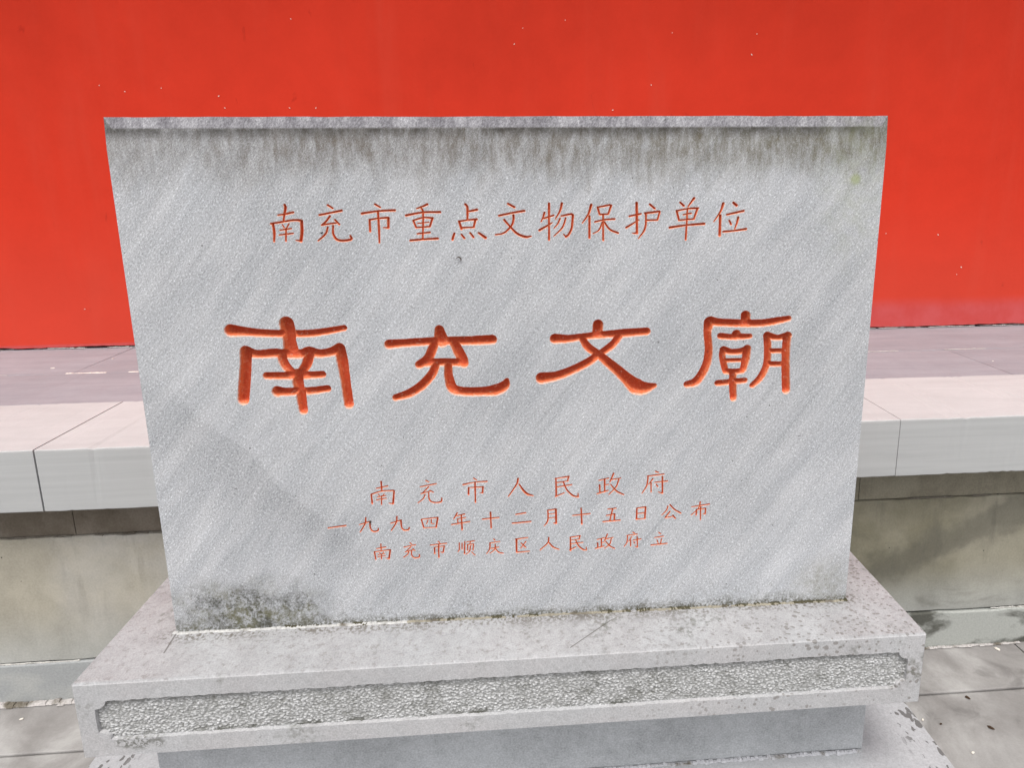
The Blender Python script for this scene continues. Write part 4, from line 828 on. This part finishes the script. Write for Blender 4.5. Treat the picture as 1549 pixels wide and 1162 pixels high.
H, W2, TH = .9367, .6505, .15
n = 90; tt = np.linspace(0, 1, n)
ex = W2 - .013 - tt * (2 * W2 - .0255)                 # right to left
ez = .9185 + (.9158 - .9185) * tt + smooth_noise(n, 3, .0011, 50) + smooth_noise(n, 14, .0012, 51)
ey = np.zeros(n)
tx = W2 - tt * 2 * W2; tz = H + smooth_noise(n, 2.5, .0006, 52); ty = .0035 + smooth_noise(n, 3, .0006, 53)
tz[0] = tz[-1] = H; ty[0] = ty[-1] = .0035
outer = [(-W2, 0), (W2, 0), (W2, .888)] + list(zip(ex, ez)) + [(-W2, .885)]
nO = len(outer)
pts = [Vector(p) for p in outer]; edges = [(i, (i + 1) % nO) for i in range(nO)]
for cp, segs, fs, bb in holes:
    b0 = len(pts); pts += [Vector((p[0] / 1000, p[1] / 1000)) for p in cp]; edges += [(b0 + a, b0 + b) for a, b in segs]
vo, eo, fo = delaunay_2d_cdt(pts, edges, [], 0, 1e-8)[:3]
vo = np.array([(v[0], v[1]) for v in vo]); fo = np.array([tuple(f) for f in fo if len(f) == 3])
c = vo[fo].mean(1) * 1000; keep = inside_poly(c[:, 0] / 1000, c[:, 1] / 1000, outer)
for cp, segs, fs, bb in holes:
    m = (c[:, 0] > bb[0]) & (c[:, 0] < bb[1]) & (c[:, 1] > bb[2]) & (c[:, 1] < bb[3])
    idx = np.nonzero(m)[0]; keep[idx] &= ~(fs(c[idx]) > 0)
F = [tuple(f) for f in fo[keep]]; V = [(v[0], 0, v[1]) for v in vo]
s = len(V)
V += [(x, 0, z) for x, z in outer]                       # s .. s+nO-1
t0 = len(V); V += [(x, y, z) for x, y, z in zip(tx, ty, tz)]
E0 = s + 3
for i in range(n - 1): F.append((E0 + i, E0 + i + 1, t0 + i + 1, t0 + i))
F += [(s + 2, E0, t0), (s + nO - 1, t0 + n - 1, E0 + n - 1)]
b0 = len(V); V += [(x, TH, z) for x, z in zip(tx, tz)]
for i in range(n - 1): F.append((t0 + i, t0 + i + 1, b0 + i + 1, b0 + i))
k0 = len(V); V += [(-W2, TH, 0), (W2, TH, 0)]
F += [(s + 1, s + 2, t0, b0, k0 + 1), (s, k0, b0 + n - 1, t0 + n - 1, s + nO - 1), tuple([k0 + 1] + list(range(b0, b0 + n)) + [k0]), (s, s + 1, k0 + 1, k0)]
body = mesh_obj('slab', V, F, TAB, tab)
bm = bmesh.new(); bm.from_mesh(body.data)
for f in bm.faces:
    nrm = f.normal; cc = f.calc_center_median() - Vector((0, TH / 2, H / 2))
    if abs(nrm.y) > .95 and abs(cc.y + TH / 2) < 1e-5:
        if nrm.y > 0: f.normal_flip()
    elif nrm.dot(cc) < 0: f.normal_flip()
bm.to_mesh(body.data); bm.free()

# mortar bead and dirt in the joint under the tablet
crumbs('mortar_line', -.655, -.22, -.0025, .0002, .0036, .0030, mat_mortar('pale_mortar', (.56, .55, .53)), tab, 46, 31, gap=.0, origin=None)
crumbs('mortar_line', -.22, .645, -.002, .0002, .0030, .0022, mat_mortar('worn_mortar', (.33, .30, .235)), tab, 110, 32, gap=.2, origin=None)
crumbs('joint_dirt', -.45, .652, -.0005, .0002, .0040, .0042, mat_mortar('joint_moss', (.10, .09, .055)), tab, 420, 33, gap=.5, origin=None)
flake('pit', (-.3212, -.0002, .748), .0030, .3, BLACKS, tab, 'y', 3)
flake('pit', (-.2764, -.0002, .2117), .0038, 1.2, BROWN, tab, 'y', 5)

# ------------------------------------------------------------------ small litter
def curl():
    V = []; F = []; m = 5; n = 9
    for i in range(n):
        a = math.radians(-40 + 200 * i / (n - 1)); R0 = .0042
        cx, cz = R0 * math.cos(a), R0 * 1.2 * math.sin(a); rr_ = .0011 * math.sin(math.pi * (i + .6) / (n + .2))
        for j in range(m):
            b = 2 * math.pi * j / m
            V.append((cx + rr_ * math.cos(b) * math.cos(a), -.0012 + rr_ * math.sin(b), cz + rr_ * math.cos(b) * math.sin(a)))
    for i in range(n - 1):
        for j in range(m):
            a, b = i * m + j, i * m + (j + 1) % m; F.append((a, b, b + m, a + m))
    return V, F
V, F = curl()
o = mesh_obj('dry_leaf_curl', V, F, BROWN, label='tiny curled brown leaf scrap stuck to the tablet under the top line of characters', cat='leaf scrap', smooth=True)
o.location = (-.0939, -.0012, .6985)
fixn(o)
lit = [('white_flake', (-1.89, 1.472, TZ - .003), .010, .15, FLAKE, 'long white flake lying on the terrace paving left of the tablet', 'flake'),
       ('white_flake', (-1.735, 1.60, TZ - .003), .007, .8, FLAKE, 'small white flake nearest the wall on the terrace left of the tablet', 'flake'),
       ('white_flake', (1.92, 1.20, TZ - .003), .006, .4, FLAKE, 'small white flake on the terrace paving right of the tablet', 'flake'),
       ('white_flake', (1.620, .665, GZ + .001), .011, 2.3, FLAKE, 'pale curled flake on the courtyard against the terrace foot, right side', 'flake'),
       ('white_flake', (1.252, .302, GZ + .001), .0065, .3, FLAKE, 'white flake on the courtyard nearest the lower right corner', 'flake'),
       ('white_flake', (1.182, .415, GZ + .001), .006, .9, FLAKE, 'tiny white crumb on the courtyard beside the pedestal base', 'flake'),
       ('white_flake', (-1.52, .63, GZ + .001), .0065, .3, FLAKE, 'white flake on the courtyard at lower left before the terrace', 'flake'),
       ('dark_twig', (1.363, .374, GZ + .001), .010, -.8, BROWN, 'short dark twig on the courtyard at lower right', 'twig'),
       ('dark_twig', (1.372, .482, GZ + .001), .010, -.9, BROWN, 'small dark bit beside the paving joint at lower right', 'twig'),
       ('dark_twig', (1.226, .398, GZ + .001), .006, .2, BROWN, 'tiny brown speck between the pedestal base and the short twig', 'twig')]
for i, (nm, loc, sz, rot, mt, lb, ct) in enumerate(lit):
    flake(nm, loc, sz, rot, mt, None, 'z', 30 + i, label=lb, cat=ct)
